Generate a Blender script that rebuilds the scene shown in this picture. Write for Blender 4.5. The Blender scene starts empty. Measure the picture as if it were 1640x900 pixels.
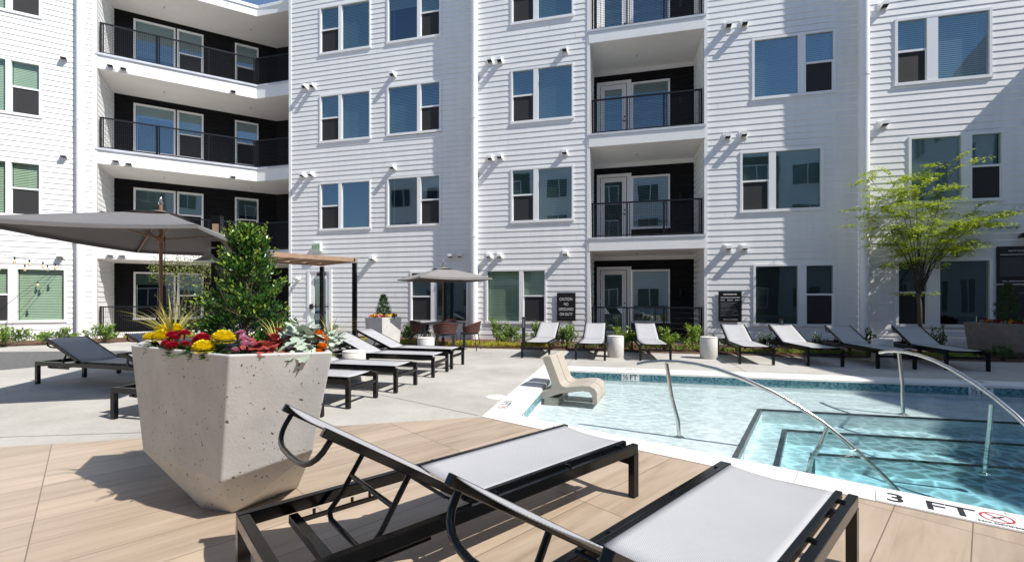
import bpy, bmesh, math, random
from mathutils import Vector, Matrix
from mathutils.geometry import tessellate_polygon
random.seed(7)
R = math.radians
SC = bpy.context.scene
COL = SC.collection

# ---------------------------------------------------------------- camera, sky, sun, exposure
cam_d = bpy.data.cameras.new('camera'); cam = bpy.data.objects.new('camera', cam_d); COL.objects.link(cam)
cam.location = (0, 0, 1.25); cam.rotation_euler = (R(90), 0, 0)
cam_d.sensor_width = 36; cam_d.lens = 720 * 36 / 1640; cam_d.shift_y = 30 / 1640
cam_d.clip_start = 0.05; cam_d.clip_end = 500
SC.camera = cam
SUN_U, SUN_N = .86, .22                       # sun direction in the facade's frame, per unit of height
_c, _s = math.cos(R(13.8)), math.sin(R(13.8))
SUN = Vector((SUN_U * _c - SUN_N * _s, -SUN_U * _s - SUN_N * _c, 1)).normalized()
w = bpy.data.worlds.new('World'); SC.world = w; w.use_nodes = True
nt = w.node_tree; bg = nt.nodes['Background']
sky = nt.nodes.new('ShaderNodeTexSky'); sky.sky_type = 'NISHITA'; sky.sun_disc = False
sky.sun_elevation = math.asin(SUN.z); sky.sun_rotation = math.atan2(SUN.x, SUN.y)
sky.air_density = 1.0; sky.dust_density = .3; sky.ozone_density = 2.5
nt.links.new(sky.outputs[0], bg.inputs[0]); bg.inputs[1].default_value = .105
sd = bpy.data.lights.new('sun', 'SUN'); sd.energy = 5.0; sd.angle = R(.53); sd.color = (1, .96, .90)
sun = bpy.data.objects.new('sun', sd); COL.objects.link(sun)
sun.rotation_euler = SUN.to_track_quat('Z', 'Y').to_euler(); sun.location = (20, -10, 30)
SC.view_settings.view_transform = 'Standard'; SC.view_settings.look = 'None'
SC.view_settings.gamma = 1; SC.view_settings.use_curve_mapping = False
SC.view_settings.exposure = .47
SC.render.engine = 'CYCLES'
SC.cycles.max_bounces = 8; SC.cycles.transparent_max_bounces = 16
SC.cycles.caustics_reflective = False; SC.cycles.caustics_refractive = False; SC.cycles.sample_clamp_indirect = 8
SC.cycles.use_denoising = True

# ---------------------------------------------------------------- mesh helpers
class MB:
    def __init__(s, T=None): s.v = []; s.f = []; s.m = []; s.T = T; s.sm = []
    def pt(s, p):
        s.v.append(tuple(s.T(*p)) if s.T else tuple(p)); return len(s.v) - 1
    def face(s, pts, mi=0, sm=False):
        s.f.append([s.pt(p) for p in pts]); s.m.append(mi); s.sm.append(sm)
    def idx(s, ids, mi=0, sm=False): s.f.append(list(ids)); s.m.append(mi); s.sm.append(sm)
    def box(s, x0, x1, y0, y1, z0, z1, mi=0):
        i = [s.pt(p) for p in ((x0,y0,z0),(x1,y0,z0),(x1,y1,z0),(x0,y1,z0),(x0,y0,z1),(x1,y0,z1),(x1,y1,z1),(x0,y1,z1))]
        for q in ((0,3,2,1),(4,5,6,7),(0,1,5,4),(1,2,6,5),(2,3,7,6),(3,0,4,7)): s.idx([i[k] for k in q], mi)
    def bar(s, p0, p1, wd, ht, up=(0,0,1), mi=0):
        p0, p1, up = Vector(p0), Vector(p1), Vector(up); d = (p1 - p0).normalized()
        a = d.cross(up); a = a.normalized() if a.length > 1e-6 else Vector((1,0,0)); b = a.cross(d).normalized()
        a *= wd / 2; b *= ht / 2
        i = [s.pt(p) for p in (p0-a-b, p0+a-b, p0+a+b, p0-a+b, p1-a-b, p1+a-b, p1+a+b, p1-a+b)]
        for q in ((0,3,2,1),(4,5,6,7),(0,1,5,4),(1,2,6,5),(2,3,7,6),(3,0,4,7)): s.idx([i[k] for k in q], mi)
    def tube(s, pts, r, n=8, mi=0, cap=True, r1=None):
        pts = [Vector(p) for p in pts]; rings = []; up = Vector((0,0,1)); L = len(pts)
        prev = None
        for k, p in enumerate(pts):
            d = (pts[min(k+1,L-1)] - pts[max(k-1,0)]).normalized()
            if prev is None:
                a = d.cross(up); a = a if a.length > 1e-3 else d.cross(Vector((1,0,0)))
            else: a = prev - d * prev.dot(d)
            a.normalize(); prev = a; b = d.cross(a)
            rr = r if r1 is None else r + (r1 - r) * k / max(1, L-1)
            rings.append([s.pt(p + a*rr*math.cos(2*math.pi*j/n) + b*rr*math.sin(2*math.pi*j/n)) for j in range(n)])
        for k in range(L-1):
            for j in range(n): s.idx((rings[k][j], rings[k][(j+1)%n], rings[k+1][(j+1)%n], rings[k+1][j]), mi, True)
        if cap:
            for rg in (rings[0][::-1], rings[-1]): s.idx([s.dupv(k) for k in rg], mi)
    def dupv(s, k): s.v.append(s.v[k]); return len(s.v) - 1
    def lathe(s, prof, c=(0,0,0), n=24, mi=0):
        mk = lambda r, z: [s.pt((c[0]+r*math.cos(2*math.pi*j/n), c[1]+r*math.sin(2*math.pi*j/n), c[2]+z)) for j in range(n)]
        r0 = mk(*prof[0]); first = r0; pa = None
        for k in range(len(prof)-1):
            an = math.atan2(prof[k+1][1]-prof[k][1], prof[k+1][0]-prof[k][0])
            if pa is not None and abs(math.remainder(an-pa, 2*math.pi)) > .6: r0 = mk(*prof[k])      # sharp edge: its own ring
            pa = an; r1 = mk(*prof[k+1])
            for j in range(n): s.idx((r0[j], r0[(j+1)%n], r1[(j+1)%n], r1[j]), mi, True)
            r0 = r1
        for rg in (first[::-1], r0): s.idx([s.dupv(k) for k in rg], mi)
    def prism(s, poly, z0, z1, mi=0, top=True, bot=True, side=None):
        n = len(poly); a = [s.pt((x,y,z0)) for x,y in poly]; b = [s.pt((x,y,z1)) for x,y in poly]
        for k in range(n): s.idx((a[k], a[(k+1)%n], b[(k+1)%n], b[k]), mi if side is None else side)
        if top: s.idx(b, mi)
        if bot: s.idx(a[::-1], mi)
    def build(s, name, mats, parent=None, bevel=0, seg=2, recalc=False, weld=False):
        me = bpy.data.meshes.new(name); me.from_pydata(s.v, [], s.f)
        mats = mats if isinstance(mats, (list, tuple)) else [mats]
        for m in mats: me.materials.append(m)
        me.polygons.foreach_set('material_index', s.m); me.polygons.foreach_set('use_smooth', s.sm)
        if bevel or recalc or weld:
            bm = bmesh.new(); bm.from_mesh(me)
            if weld: bmesh.ops.remove_doubles(bm, verts=bm.verts, dist=1e-5)
            if recalc: bmesh.ops.recalc_face_normals(bm, faces=bm.faces)
            if bevel:
                es = [e for e in bm.edges if len(e.link_faces) == 2 and e.calc_face_angle(0) > .5]
                bmesh.ops.bevel(bm, geom=es, offset=bevel, segments=seg, affect='EDGES', profile=.6, clamp_overlap=True)
            bm.to_mesh(me); bm.free()
        me.update()
        o = bpy.data.objects.new(name, me); COL.objects.link(o)
        if parent: o.parent = parent
        return o

def tag(o, label=None, cat=None, group=None, kind=None):
    if label: o['label'] = label
    if cat: o['category'] = cat
    if group: o['group'] = group
    if kind: o['kind'] = kind
    return o
def thing(name, label, cat, loc=(0,0,0), rz=0, group=None):
    o = bpy.data.objects.new(name, None); COL.objects.link(o); o.location = loc; o.rotation_euler = (0,0,rz)
    o.empty_display_size = .2
    return tag(o, label, cat, group)
KIDS = {}
def kids(o): return [c for c in bpy.data.objects if c.parent == o]
def dup(o, loc=None, rz=None, label=None, parent=None):
    c = o.copy(); COL.objects.link(c)
    if parent: c.parent = parent
    for ch in kids(o): dup(ch, parent=c)
    if loc is not None: c.location = loc
    if rz is not None: c.rotation_euler = (0,0,rz)
    if label: c['label'] = label
    return c
def text_mesh(body, size, mat, name='lettering', parent=None, sx=1, thick=.002, spacing=1.0, line=1.0, bold=0):
    cu = bpy.data.curves.new('txt', 'FONT'); cu.body = body; cu.size = size; cu.align_x = 'CENTER'; cu.align_y = 'CENTER'
    cu.extrude = thick; cu.space_character = spacing; cu.space_line = line; cu.offset = bold
    t = bpy.data.objects.new('txt', cu); COL.objects.link(t)
    bpy.context.view_layer.update()
    me = bpy.data.meshes.new_from_object(t.evaluated_get(bpy.context.evaluated_depsgraph_get()))
    bpy.data.objects.remove(t)
    for v in me.vertices: v.co.x *= sx
    me.materials.clear(); me.materials.append(mat); me.name = name
    o = bpy.data.objects.new(name, me); COL.objects.link(o)
    if parent: o.parent = parent
    return o

# ---------------------------------------------------------------- materials
def mat(name, col, rough=.6, metal=0, spec=.5, noise=None, bump=None, coat=0, trans=0):
    m = bpy.data.materials.new(name); m.use_nodes = True; nt = m.node_tree; b = nt.nodes['Principled BSDF']
    b.inputs['Base Color'].default_value = (*col, 1); b.inputs['Roughness'].default_value = rough
    b.inputs['Metallic'].default_value = metal; b.inputs['Specular IOR Level'].default_value = spec
    if coat: b.inputs['Coat Weight'].default_value = coat; b.inputs['Coat Roughness'].default_value = .1
    tc = nt.nodes.new('ShaderNodeTexCoord')
    if noise:
        sc, amt = noise[0], noise[1]
        n = nt.nodes.new('ShaderNodeTexNoise'); n.inputs['Scale'].default_value = sc; n.inputs['Detail'].default_value = 6
        n.inputs['Roughness'].default_value = .65
        nt.links.new(tc.outputs['Object'], n.inputs['Vector'])
        r = nt.nodes.new('ShaderNodeValToRGB'); r.color_ramp.elements[0].position = .3; r.color_ramp.elements[1].position = .72
        r.color_ramp.elements[0].color = (*[c * (1 - amt) for c in col], 1)
        r.color_ramp.elements[1].color = (*[min(1, c * (1 + amt)) for c in col], 1)
        nt.links.new(n.outputs[0], r.inputs[0]); nt.links.new(r.outputs[0], b.inputs['Base Color'])
    if bump:
        n2 = nt.nodes.new('ShaderNodeTexNoise'); n2.inputs['Scale'].default_value = bump[0]; n2.inputs['Detail'].default_value = 4
        nt.links.new(tc.outputs['Object'], n2.inputs['Vector'])
        bp = nt.nodes.new('ShaderNodeBump'); bp.inputs['Strength'].default_value = bump[1]; bp.inputs['Distance'].default_value = .01
        nt.links.new(n2.outputs[0], bp.inputs['Height']); nt.links.new(bp.outputs[0], b.inputs['Normal'])
    return m
def N(m, t, **kw):
    n = m.node_tree.nodes.new(t)
    for k, v in kw.items():
        if k in n.inputs: n.inputs[k].default_value = v
        else: setattr(n, k, v)
    return n
def LK(m, a, b): m.node_tree.links.new(a, b)
def BS(m): return m.node_tree.nodes['Principled BSDF']

M = {}
def siding_mat():
    m = mat('white_lap_siding', (.76, .76, .76), .55, bump=(60, .08)); b = BS(m); tc = N(m, 'ShaderNodeTexCoord')
    mp = N(m, 'ShaderNodeMapping'); mp.inputs['Scale'].default_value = (5, 5, .35); n = N(m, 'ShaderNodeTexNoise', Scale=1.0, Detail=6.0); n2 = N(m, 'ShaderNodeTexNoise', Scale=.7, Detail=4.0)
    LK(m, tc.outputs['Object'], mp.inputs[0]); LK(m, mp.outputs[0], n.inputs['Vector']); LK(m, tc.outputs['Object'], n2.inputs['Vector'])
    ml = N(m, 'ShaderNodeMath', operation='MULTIPLY'); LK(m, n.outputs[0], ml.inputs[0]); LK(m, n2.outputs[0], ml.inputs[1])
    r = N(m, 'ShaderNodeValToRGB'); r.color_ramp.elements[0].position = .12; r.color_ramp.elements[1].position = .34
    r.color_ramp.elements[0].color = (.83, .83, .82, 1); r.color_ramp.elements[1].color = (.77, .77, .77, 1)
    LK(m, ml.outputs[0], r.inputs[0]); LK(m, r.outputs[0], b.inputs['Base Color']); return m
def N(m, t, **kw):
    n = m.node_tree.nodes.new(t)
    for k, v in kw.items():
        if k in n.inputs: n.inputs[k].default_value = v
        else: setattr(n, k, v)
    return n
def LK(m, a, b): m.node_tree.links.new(a, b)
def BS(m): return m.node_tree.nodes['Principled BSDF']
M['siding'] = siding_mat()
M['trim'] = mat('white_trim', (.82, .82, .81), .45, noise=(3, .02))
M['black_siding'] = mat('black_lap_siding', (.0065, .0065, .0075), .7, noise=(2, .2), spec=.2)
M['soffit'] = mat('soffit_paint', (.82, .80, .76), .7, noise=(1.2, .05))
M['vinyl'] = mat('white_window_vinyl', (.84, .84, .84), .35)
M['black'] = mat('black_powder_coat', (.0035, .0037, .0042), .16, noise=(8, .3), spec=.35)
M['rail_black'] = mat('railing_black', (.010, .011, .014), .4, noise=(5, .2), spec=.35)
M['dark'] = mat('dark_interior', (.02, .02, .022), .9)
M['screen'] = mat('insect_screen', (.022, .021, .022), .75, noise=(90, .25))
M['blind'] = mat('blind_slats', (.42, .47, .46), .6, noise=(.9, .1))
M['blind_green'] = mat('green_tinted_blind_slats', (.37, .455, .35), .6, noise=(.9, .1))
M['blind_dark'] = mat('dark_blind_slats', (.07, .075, .075), .6)  # near-black slat colour stands in for the dark room behind the glass
M['pipe'] = mat('white_downspout', (.83, .83, .82), .35, noise=(1, .03))
M['steel'] = mat('brushed_stainless', (.62, .60, .56), .22, metal=1, noise=(14, .12))
M['slab_edge'] = mat('painted_fascia', (.80, .80, .79), .55, noise=(1.2, .04), bump=(20, .1))
M['cap'] = mat('metal_edge_cap', (.52, .55, .60), .4, noise=(2.5, .15))
M['wood'] = mat('pergola_wood', (.30, .195, .13), .6, noise=(6, .2))
M['pole_wood'] = mat('umbrella_wood', (.22, .12, .075), .5, noise=(14, .25))
M['canopy'] = mat('grey_canopy_cloth', (.155, .15, .15), .8, noise=(3, .08), bump=(120, .15))
M['canopy_light'] = mat('pale_grey_canopy_cloth', (.22, .212, .205), .8, noise=(3, .08), bump=(120, .15))
M['rope'] = mat('brown_rope_weave', (.085, .03, .024), .8, noise=(60, .3), bump=(80, .5))
M['table'] = mat('dark_table_metal', (.03, .035, .035), .35, noise=(6, .2))
M['drum'] = mat('white_terrazzo_drum', (.62, .60, .57), .7, noise=(40, .12), bump=(55, .9))
M['coping'] = mat('white_limestone_coping', (.74, .72, .68), .6, noise=(5, .07), bump=(60, .15))
M['chair'] = mat('beige_moulded_plastic', (.40, .355, .30), .55, noise=(22, .08), bump=(150, .1))
M['bollard'] = mat('bronze_black_aluminium', (.03, .024, .022), .4)
M['soil'] = mat('dark_potting_soil', (.035, .022, .014), .95, noise=(25, .5), bump=(40, .8))
M['mulch'] = mat('brown_bark_mulch', (.105, .048, .027), .95, noise=(22, .55), bump=(35, 1.0))
M['asphalt'] = mat('dark_grey_rubber_paving', (.11, .11, .108), .9, noise=(18, .45), bump=(60, .6))
M['limb'] = mat('dark_young_bark', (.055, .04, .032), .8, noise=(18, .3))
M['bark'] = mat('grey_brown_bark', (.10, .075, .058), .85, noise=(18, .35), bump=(40, .6))
M['stem'] = mat('brown_green_stem', (.10, .085, .04), .8, noise=(20, .3))
M['sign'] = mat('black_sign_panel', (.008, .008, .010), .3)
M['letter'] = mat('white_sign_lettering', (.78, .78, .78), .5)
M['grey_letter'] = mat('fine_grey_sign_print', (.26, .27, .29), .6)
M['ink'] = mat('black_tile_print', (.02, .02, .022), .5)
M['red'] = mat('red_tile_print', (.45, .03, .04), .5)
M['tile_white'] = mat('white_marker_tile', (.80, .80, .79), .25)
M['exit_green'] = mat('pale_green_exit_face', (.36, .50, .36), .5)
M['exit_dark'] = mat('green_exit_lettering', (.10, .26, .12), .5)
M['bulb'] = mat('clear_amber_bulb', (.62, .5, .3), .15)
M['rubber'] = mat('black_cable', (.015, .015, .015), .6)
M['lid'] = mat('white_skimmer_lid', (.80, .80, .78), .5)

def leaf_mat(name, c0, c1, rough=.4, sc=3.0, spec=.5, trl=.25):
    m = bpy.data.materials.new(name); m.use_nodes = True; b = BS(m); b.inputs['Roughness'].default_value = rough
    b.inputs['Specular IOR Level'].default_value = spec
    tc = N(m, 'ShaderNodeTexCoord'); n = N(m, 'ShaderNodeTexNoise', Scale=sc, Detail=5.0); r = N(m, 'ShaderNodeValToRGB')
    n.inputs['Roughness'].default_value = .75
    r.color_ramp.elements[0].position = .33; r.color_ramp.elements[1].position = .68
    r.color_ramp.elements[0].color = (*c0, 1); r.color_ramp.elements[1].color = (*c1, 1)
    LK(m, tc.outputs['Object'], n.inputs['Vector']); LK(m, n.outputs[0], r.inputs[0]); LK(m, r.outputs[0], b.inputs['Base Color'])
    if trl:
        t = N(m, 'ShaderNodeBsdfTranslucent'); mx = N(m, 'ShaderNodeMixShader'); mx.inputs[0].default_value = trl
        LK(m, r.outputs[0], t.inputs['Color']); LK(m, b.outputs[0], mx.inputs[1]); LK(m, t.outputs[0], mx.inputs[2])
        LK(m, mx.outputs[0], m.node_tree.nodes['Material Output'].inputs[0])
    return m
M['holly'] = leaf_mat('glossy_holly_leaf', (.012, .045, .009), (.05, .15, .022), .2, 14)
M['holly_tip'] = leaf_mat('young_holly_leaf', (.12, .24, .02), (.27, .36, .05), .28, 9)
M['shrub'] = leaf_mat('shrub_leaf', (.05, .12, .02), (.17, .27, .05), .4, 5)
M['shrub_bright'] = leaf_mat('bright_shrub_leaf', (.14, .25, .03), (.30, .40, .06), .4, 6)
M['conifer'] = leaf_mat('conifer_needles', (.02, .06, .018), (.06, .13, .03), .5, 8)
M['maple'] = leaf_mat('yellow_green_maple_leaf', (.24, .36, .02), (.52, .58, .06), .45, 2.2, trl=.4)
M['vine'] = leaf_mat('pale_vine_leaf', (.16, .22, .04), (.28, .32, .09), .5, 7)
M['yellow_cover'] = leaf_mat('yellow_sedum_leaf', (.34, .30, .03), (.60, .50, .05), .6, 6)
M['grass_blade'] = leaf_mat('yellow_striped_blade', (.36, .34, .07), (.55, .50, .16), .4, 12)
M['green_leaf'] = leaf_mat('bedding_leaf', (.03, .09, .02), (.08, .19, .04), .45, 10)
M['silver'] = leaf_mat('silver_felt_leaf', (.28, .36, .28), (.46, .53, .44), .8, 12, trl=.1)
M['coleus'] = leaf_mat('brick_red_leaf', (.26, .035, .03), (.44, .085, .07), .5, 10)
M['marigold'] = leaf_mat('yellow_petal', (.78, .60, .008), (.90, .78, .03), .6, 30, trl=.15)
M['orange'] = leaf_mat('orange_petal', (.75, .20, .008), (.85, .34, .015), .6, 30, trl=.15)
M['crimson'] = leaf_mat('crimson_petal', (.30, .006, .02), (.58, .02, .06), .6, 25, trl=.15)
M['pink'] = leaf_mat('pink_petal', (.58, .20, .33), (.75, .42, .55), .6, 25, trl=.2)
M['lime'] = leaf_mat('lime_moss_leaf', (.16, .27, .03), (.30, .42, .06), .6, 18)

# glass: clear sheet that reflects more at grazing angles
def schlick(m):
    # facing ratio to the fifth power, the same seen from either side of a thin sheet
    lw = N(m, 'ShaderNodeLayerWeight'); lw.inputs['Blend'].default_value = .5; pw = N(m, 'ShaderNodeMath', operation='POWER'); pw.inputs[1].default_value = 5
    LK(m, lw.outputs['Facing'], pw.inputs[0]); return pw
def glass_mat(name, tint, base=.10, rough=.005):
    m = bpy.data.materials.new(name); m.use_nodes = True; nt = m.node_tree
    nt.nodes.remove(nt.nodes['Principled BSDF'])
    tr = N(m, 'ShaderNodeBsdfTransparent'); tr.inputs[0].default_value = (*tint, 1)
    gl = N(m, 'ShaderNodeBsdfGlossy'); gl.inputs['Roughness'].default_value = rough; gl.inputs['Color'].default_value = (.66, .86, 1, 1)
    fr = schlick(m); mp = N(m, 'ShaderNodeMapRange')
    mp.inputs['To Min'].default_value = base; mp.inputs['To Max'].default_value = 1
    mx = N(m, 'ShaderNodeMixShader')
    LK(m, fr.outputs[0], mp.inputs[0]); LK(m, mp.outputs[0], mx.inputs[0]); LK(m, tr.outputs[0], mx.inputs[1]); LK(m, gl.outputs[0], mx.inputs[2])
    tc = N(m, 'ShaderNodeTexCoord'); n = N(m, 'ShaderNodeTexNoise', Scale=.9, Detail=1.0); bp = N(m, 'ShaderNodeBump')
    bp.inputs['Strength'].default_value = .05; bp.inputs['Distance'].default_value = .05
    LK(m, tc.outputs['Object'], n.inputs['Vector']); LK(m, n.outputs[0], bp.inputs['Height']); LK(m, bp.outputs[0], gl.inputs['Normal'])
    LK(m, mx.outputs[0], nt.nodes['Material Output'].inputs[0])
    return m
M['glass_clear'] = glass_mat('clear_window_glass', (.86, .93, .88), .07)
M['glass_dim'] = glass_mat('dim_window_glass', (.56, .66, .62), .09, .012)
M['glass_grey'] = glass_mat('grey_window_glass', (.60, .70, .68), .22, .03)
M['glass'] = glass_mat('low_e_window_glass', (.50, .62, .58), .27)

# sling cloth: fine mesh weave
def sling_mat():
    m = mat('light_grey_sling_mesh', (.60, .60, .62), .5); b = BS(m)
    tc = N(m, 'ShaderNodeTexCoord'); mp = N(m, 'ShaderNodeMapping'); mp.inputs['Rotation'].default_value = (0, 0, R(0))
    ck = N(m, 'ShaderNodeTexChecker', Scale=190.0)
    ck.inputs[1].default_value = (.50, .50, .51, 1); ck.inputs[2].default_value = (.35, .35, .362, 1)
    n = N(m, 'ShaderNodeTexNoise', Scale=5.0, Detail=4.0)
    mx = N(m, 'ShaderNodeMixRGB'); mx.blend_type = 'MULTIPLY'; mx.inputs[0].default_value = .12
    LK(m, tc.outputs['Object'], mp.inputs[0]); LK(m, mp.outputs[0], ck.inputs[0]); LK(m, tc.outputs['Object'], n.inputs['Vector'])
    LK(m, ck.outputs[0], mx.inputs[1]); LK(m, n.outputs[0], mx.inputs[2]); LK(m, mx.outputs[0], b.inputs['Base Color'])
    bp = N(m, 'ShaderNodeBump'); bp.inputs['Strength'].default_value = .3; bp.inputs['Distance'].default_value = .002
    LK(m, ck.outputs[1], bp.inputs['Height']); LK(m, bp.outputs[0], b.inputs['Normal'])
    return m
M['sling'] = sling_mat()

# exposed concrete with air holes (planters)
def planter_mat():
    m = mat('cast_concrete_with_air_holes', (.46, .42, .385), .75); b = BS(m)
    tc = N(m, 'ShaderNodeTexCoord'); n = N(m, 'ShaderNodeTexNoise', Scale=3.2, Detail=8.0); n.inputs['Roughness'].default_value = .7
    r = N(m, 'ShaderNodeValToRGB'); r.color_ramp.elements[0].position = .3; r.color_ramp.elements[1].position = .7
    r.color_ramp.elements[0].color = (.43, .424, .414, 1); r.color_ramp.elements[1].color = (.57, .563, .55, 1)
    LK(m, tc.outputs['Object'], n.inputs['Vector']); LK(m, n.outputs[0], r.inputs[0])
    last = r.outputs[0]; hs = None
    for scl, th, seed in ((24, .085, 0), (46, .10, 3.1)):
        mpv = N(m, 'ShaderNodeMapping'); mpv.inputs['Location'].default_value = (seed, seed * 2, seed)
        wn = N(m, 'ShaderNodeTexNoise', Scale=scl * 1.5, Detail=2.0); ad = N(m, 'ShaderNodeMixRGB'); ad.blend_type = 'ADD'; ad.inputs[0].default_value = .03
        vo = N(m, 'ShaderNodeTexVoronoi', Scale=float(scl)); vo.inputs['Randomness'].default_value = 1
        LK(m, tc.outputs['Object'], mpv.inputs[0]); LK(m, mpv.outputs[0], wn.inputs['Vector'])
        LK(m, mpv.outputs[0], ad.inputs[1]); LK(m, wn.outputs['Color'], ad.inputs[2]); LK(m, ad.outputs[0], vo.inputs['Vector'])
        # only some cells carry a hole
        sp = N(m, 'ShaderNodeSeparateColor'); LK(m, vo.outputs['Color'], sp.inputs[0])
        gt = N(m, 'ShaderNodeMath', operation='GREATER_THAN'); gt.inputs[1].default_value = .5; LK(m, sp.outputs[0], gt.inputs[0])
        sz = N(m, 'ShaderNodeMath', operation='MULTIPLY'); LK(m, sp.outputs[1], sz.inputs[0]); sz.inputs[1].default_value = th * 2.4
        lt = N(m, 'ShaderNodeMath', operation='LESS_THAN'); LK(m, vo.outputs['Distance'], lt.inputs[0]); LK(m, sz.outputs[0], lt.inputs[1])
        an = N(m, 'ShaderNodeMath', operation='MULTIPLY'); LK(m, gt.outputs[0], an.inputs[0]); LK(m, lt.outputs[0], an.inputs[1])
        mx = N(m, 'ShaderNodeMixRGB'); mx.inputs[2].default_value = (.11, .095, .085, 1)
        LK(m, an.outputs[0], mx.inputs[0]); LK(m, last, mx.inputs[1]); last = mx.outputs[0]
        if hs is None: hs = an.outputs[0]
        else:
            a2 = N(m, 'ShaderNodeMath', operation='ADD'); LK(m, hs, a2.inputs[0]); LK(m, an.outputs[0], a2.inputs[1]); hs = a2.outputs[0]
    LK(m, last, b.inputs['Base Color'])
    bp = N(m, 'ShaderNodeBump'); bp.inputs['Strength'].default_value = .7; bp.inputs['Distance'].default_value = .006; bp.invert = True
    LK(m, hs, bp.inputs['Height'])
    n3 = N(m, 'ShaderNodeTexNoise', Scale=70.0, Detail=3.0); LK(m, tc.outputs['Object'], n3.inputs['Vector'])
    bp2 = N(m, 'ShaderNodeBump'); bp2.inputs['Strength'].default_value = .12; bp2.inputs['Distance'].default_value = .01
    LK(m, n3.outputs[0], bp2.inputs['Height']); LK(m, bp.outputs[0], bp2.inputs['Normal']); LK(m, bp2.outputs[0], b.inputs['Normal'])
    return m
M['planter'] = planter_mat()
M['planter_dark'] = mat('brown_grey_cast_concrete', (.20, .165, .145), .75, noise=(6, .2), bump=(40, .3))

# broom-finished concrete of the deck
def deck_mat():
    m = mat('broom_finished_concrete', (.42, .40, .37), .8); b = BS(m); tc = N(m, 'ShaderNodeTexCoord')
    n = N(m, 'ShaderNodeTexNoise', Scale=.55, Detail=9.0); n.inputs['Roughness'].default_value = .68
    n2 = N(m, 'ShaderNodeTexNoise', Scale=14.0, Detail=6.0); n2.inputs['Roughness'].default_value = .7
    mp = N(m, 'ShaderNodeMapping'); mp.inputs['Rotation'].default_value = (0, 0, R(14)); mp.inputs['Scale'].default_value = (1, 5, 1)
    LK(m, tc.outputs['Object'], n.inputs['Vector']); LK(m, tc.outputs['Object'], mp.inputs[0]); LK(m, mp.outputs[0], n2.inputs['Vector'])
    r = N(m, 'ShaderNodeValToRGB'); r.color_ramp.elements[0].position = .32; r.color_ramp.elements[1].position = .68
    r.color_ramp.elements[0].color = (.31, .295, .265, 1); r.color_ramp.elements[1].color = (.49, .47, .43, 1)
    LK(m, n.outputs[0], r.inputs[0])
    mx = N(m, 'ShaderNodeMixRGB'); mx.blend_type = 'OVERLAY'; mx.inputs[0].default_value = .35
    LK(m, r.outputs[0], mx.inputs[1]); LK(m, n2.outputs[0], mx.inputs[2]); LK(m, mx.outputs[0], b.inputs['Base Color'])
    bp = N(m, 'ShaderNodeBump'); bp.inputs['Strength'].default_value = .25; bp.inputs['Distance'].default_value = .004
    LK(m, n2.outputs[0], bp.inputs['Height']); LK(m, bp.outputs[0], b.inputs['Normal'])
    return m
M['deck'] = deck_mat()

# porcelain planks: object's own x runs along the planks
def plank_mat():
    m = mat('wood_look_porcelain_planks', (.5, .4, .3), .35); b = BS(m); tc = N(m, 'ShaderNodeTexCoord')
    br = N(m, 'ShaderNodeTexBrick', Scale=1.0); br.offset = 0; br.squash = 1
    br.inputs['Brick Width'].default_value = 1.222; br.inputs['Row Height'].default_value = .3308
    br.inputs['Mortar Size'].default_value = .0032; br.inputs['Mortar Smooth'].default_value = .2; br.inputs['Bias'].default_value = 0
    br.inputs['Color1'].default_value = (.0, .0, .0, 1); br.inputs['Color2'].default_value = (1, 1, 1, 1); br.inputs['Mortar'].default_value = (.5, .5, .5, 1)
    LK(m, tc.outputs['Object'], br.inputs['Vector'])
    # grain, shifted per plank
    mp = N(m, 'ShaderNodeMapping'); mp.inputs['Scale'].default_value = (.75, 7.5, 1)
    ad = N(m, 'ShaderNodeVectorMath', operation='MULTIPLY_ADD'); ad.inputs[1].default_value = (9, 9, 9)
    LK(m, br.outputs['Color'], ad.inputs[0]); LK(m, tc.outputs['Object'], ad.inputs[2]); LK(m, ad.outputs[0], mp.inputs[0])
    n = N(m, 'ShaderNodeTexNoise', Scale=1.6, Detail=8.0); n.inputs['Roughness'].default_value = .62; n.inputs['Distortion'].default_value = .6
    LK(m, mp.outputs[0], n.inputs['Vector'])
    r = N(m, 'ShaderNodeValToRGB'); e = r.color_ramp.elements
    e[0].position = .25; e[0].color = (.31, .232, .165, 1); e[1].position = .75; e[1].color = (.49, .395, .305, 1)
    k = e.new(.5); k.color = (.415, .325, .24, 1)
    LK(m, n.outputs[0], r.inputs[0])
    hs = N(m, 'ShaderNodeHueSaturation'); vr = N(m, 'ShaderNodeMapRange'); vr.inputs['To Min'].default_value = .88; vr.inputs['To Max'].default_value = 1.10
    LK(m, br.outputs['Color'], vr.inputs[0]); LK(m, vr.outputs[0], hs.inputs['Value']); LK(m, r.outputs[0], hs.inputs['Color'])
    mx = N(m, 'ShaderNodeMixRGB'); mx.inputs[2].default_value = (.17, .125, .09, 1)
    LK(m, br.outputs['Fac'], mx.inputs[0]); LK(m, hs.outputs[0], mx.inputs[1]); LK(m, mx.outputs[0], b.inputs['Base Color'])
    ro = N(m, 'ShaderNodeMapRange'); ro.inputs['To Min'].default_value = .30; ro.inputs['To Max'].default_value = .5
    LK(m, n.outputs[0], ro.inputs[0]); LK(m, ro.outputs[0], b.inputs['Roughness'])
    bp = N(m, 'ShaderNodeBump'); bp.inputs['Strength'].default_value = .5; bp.inputs['Distance'].default_value = .003; bp.invert = True
    LK(m, br.outputs['Fac'], bp.inputs['Height']); LK(m, bp.outputs[0], b.inputs['Normal'])
    return m
M['plank'] = plank_mat()

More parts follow.
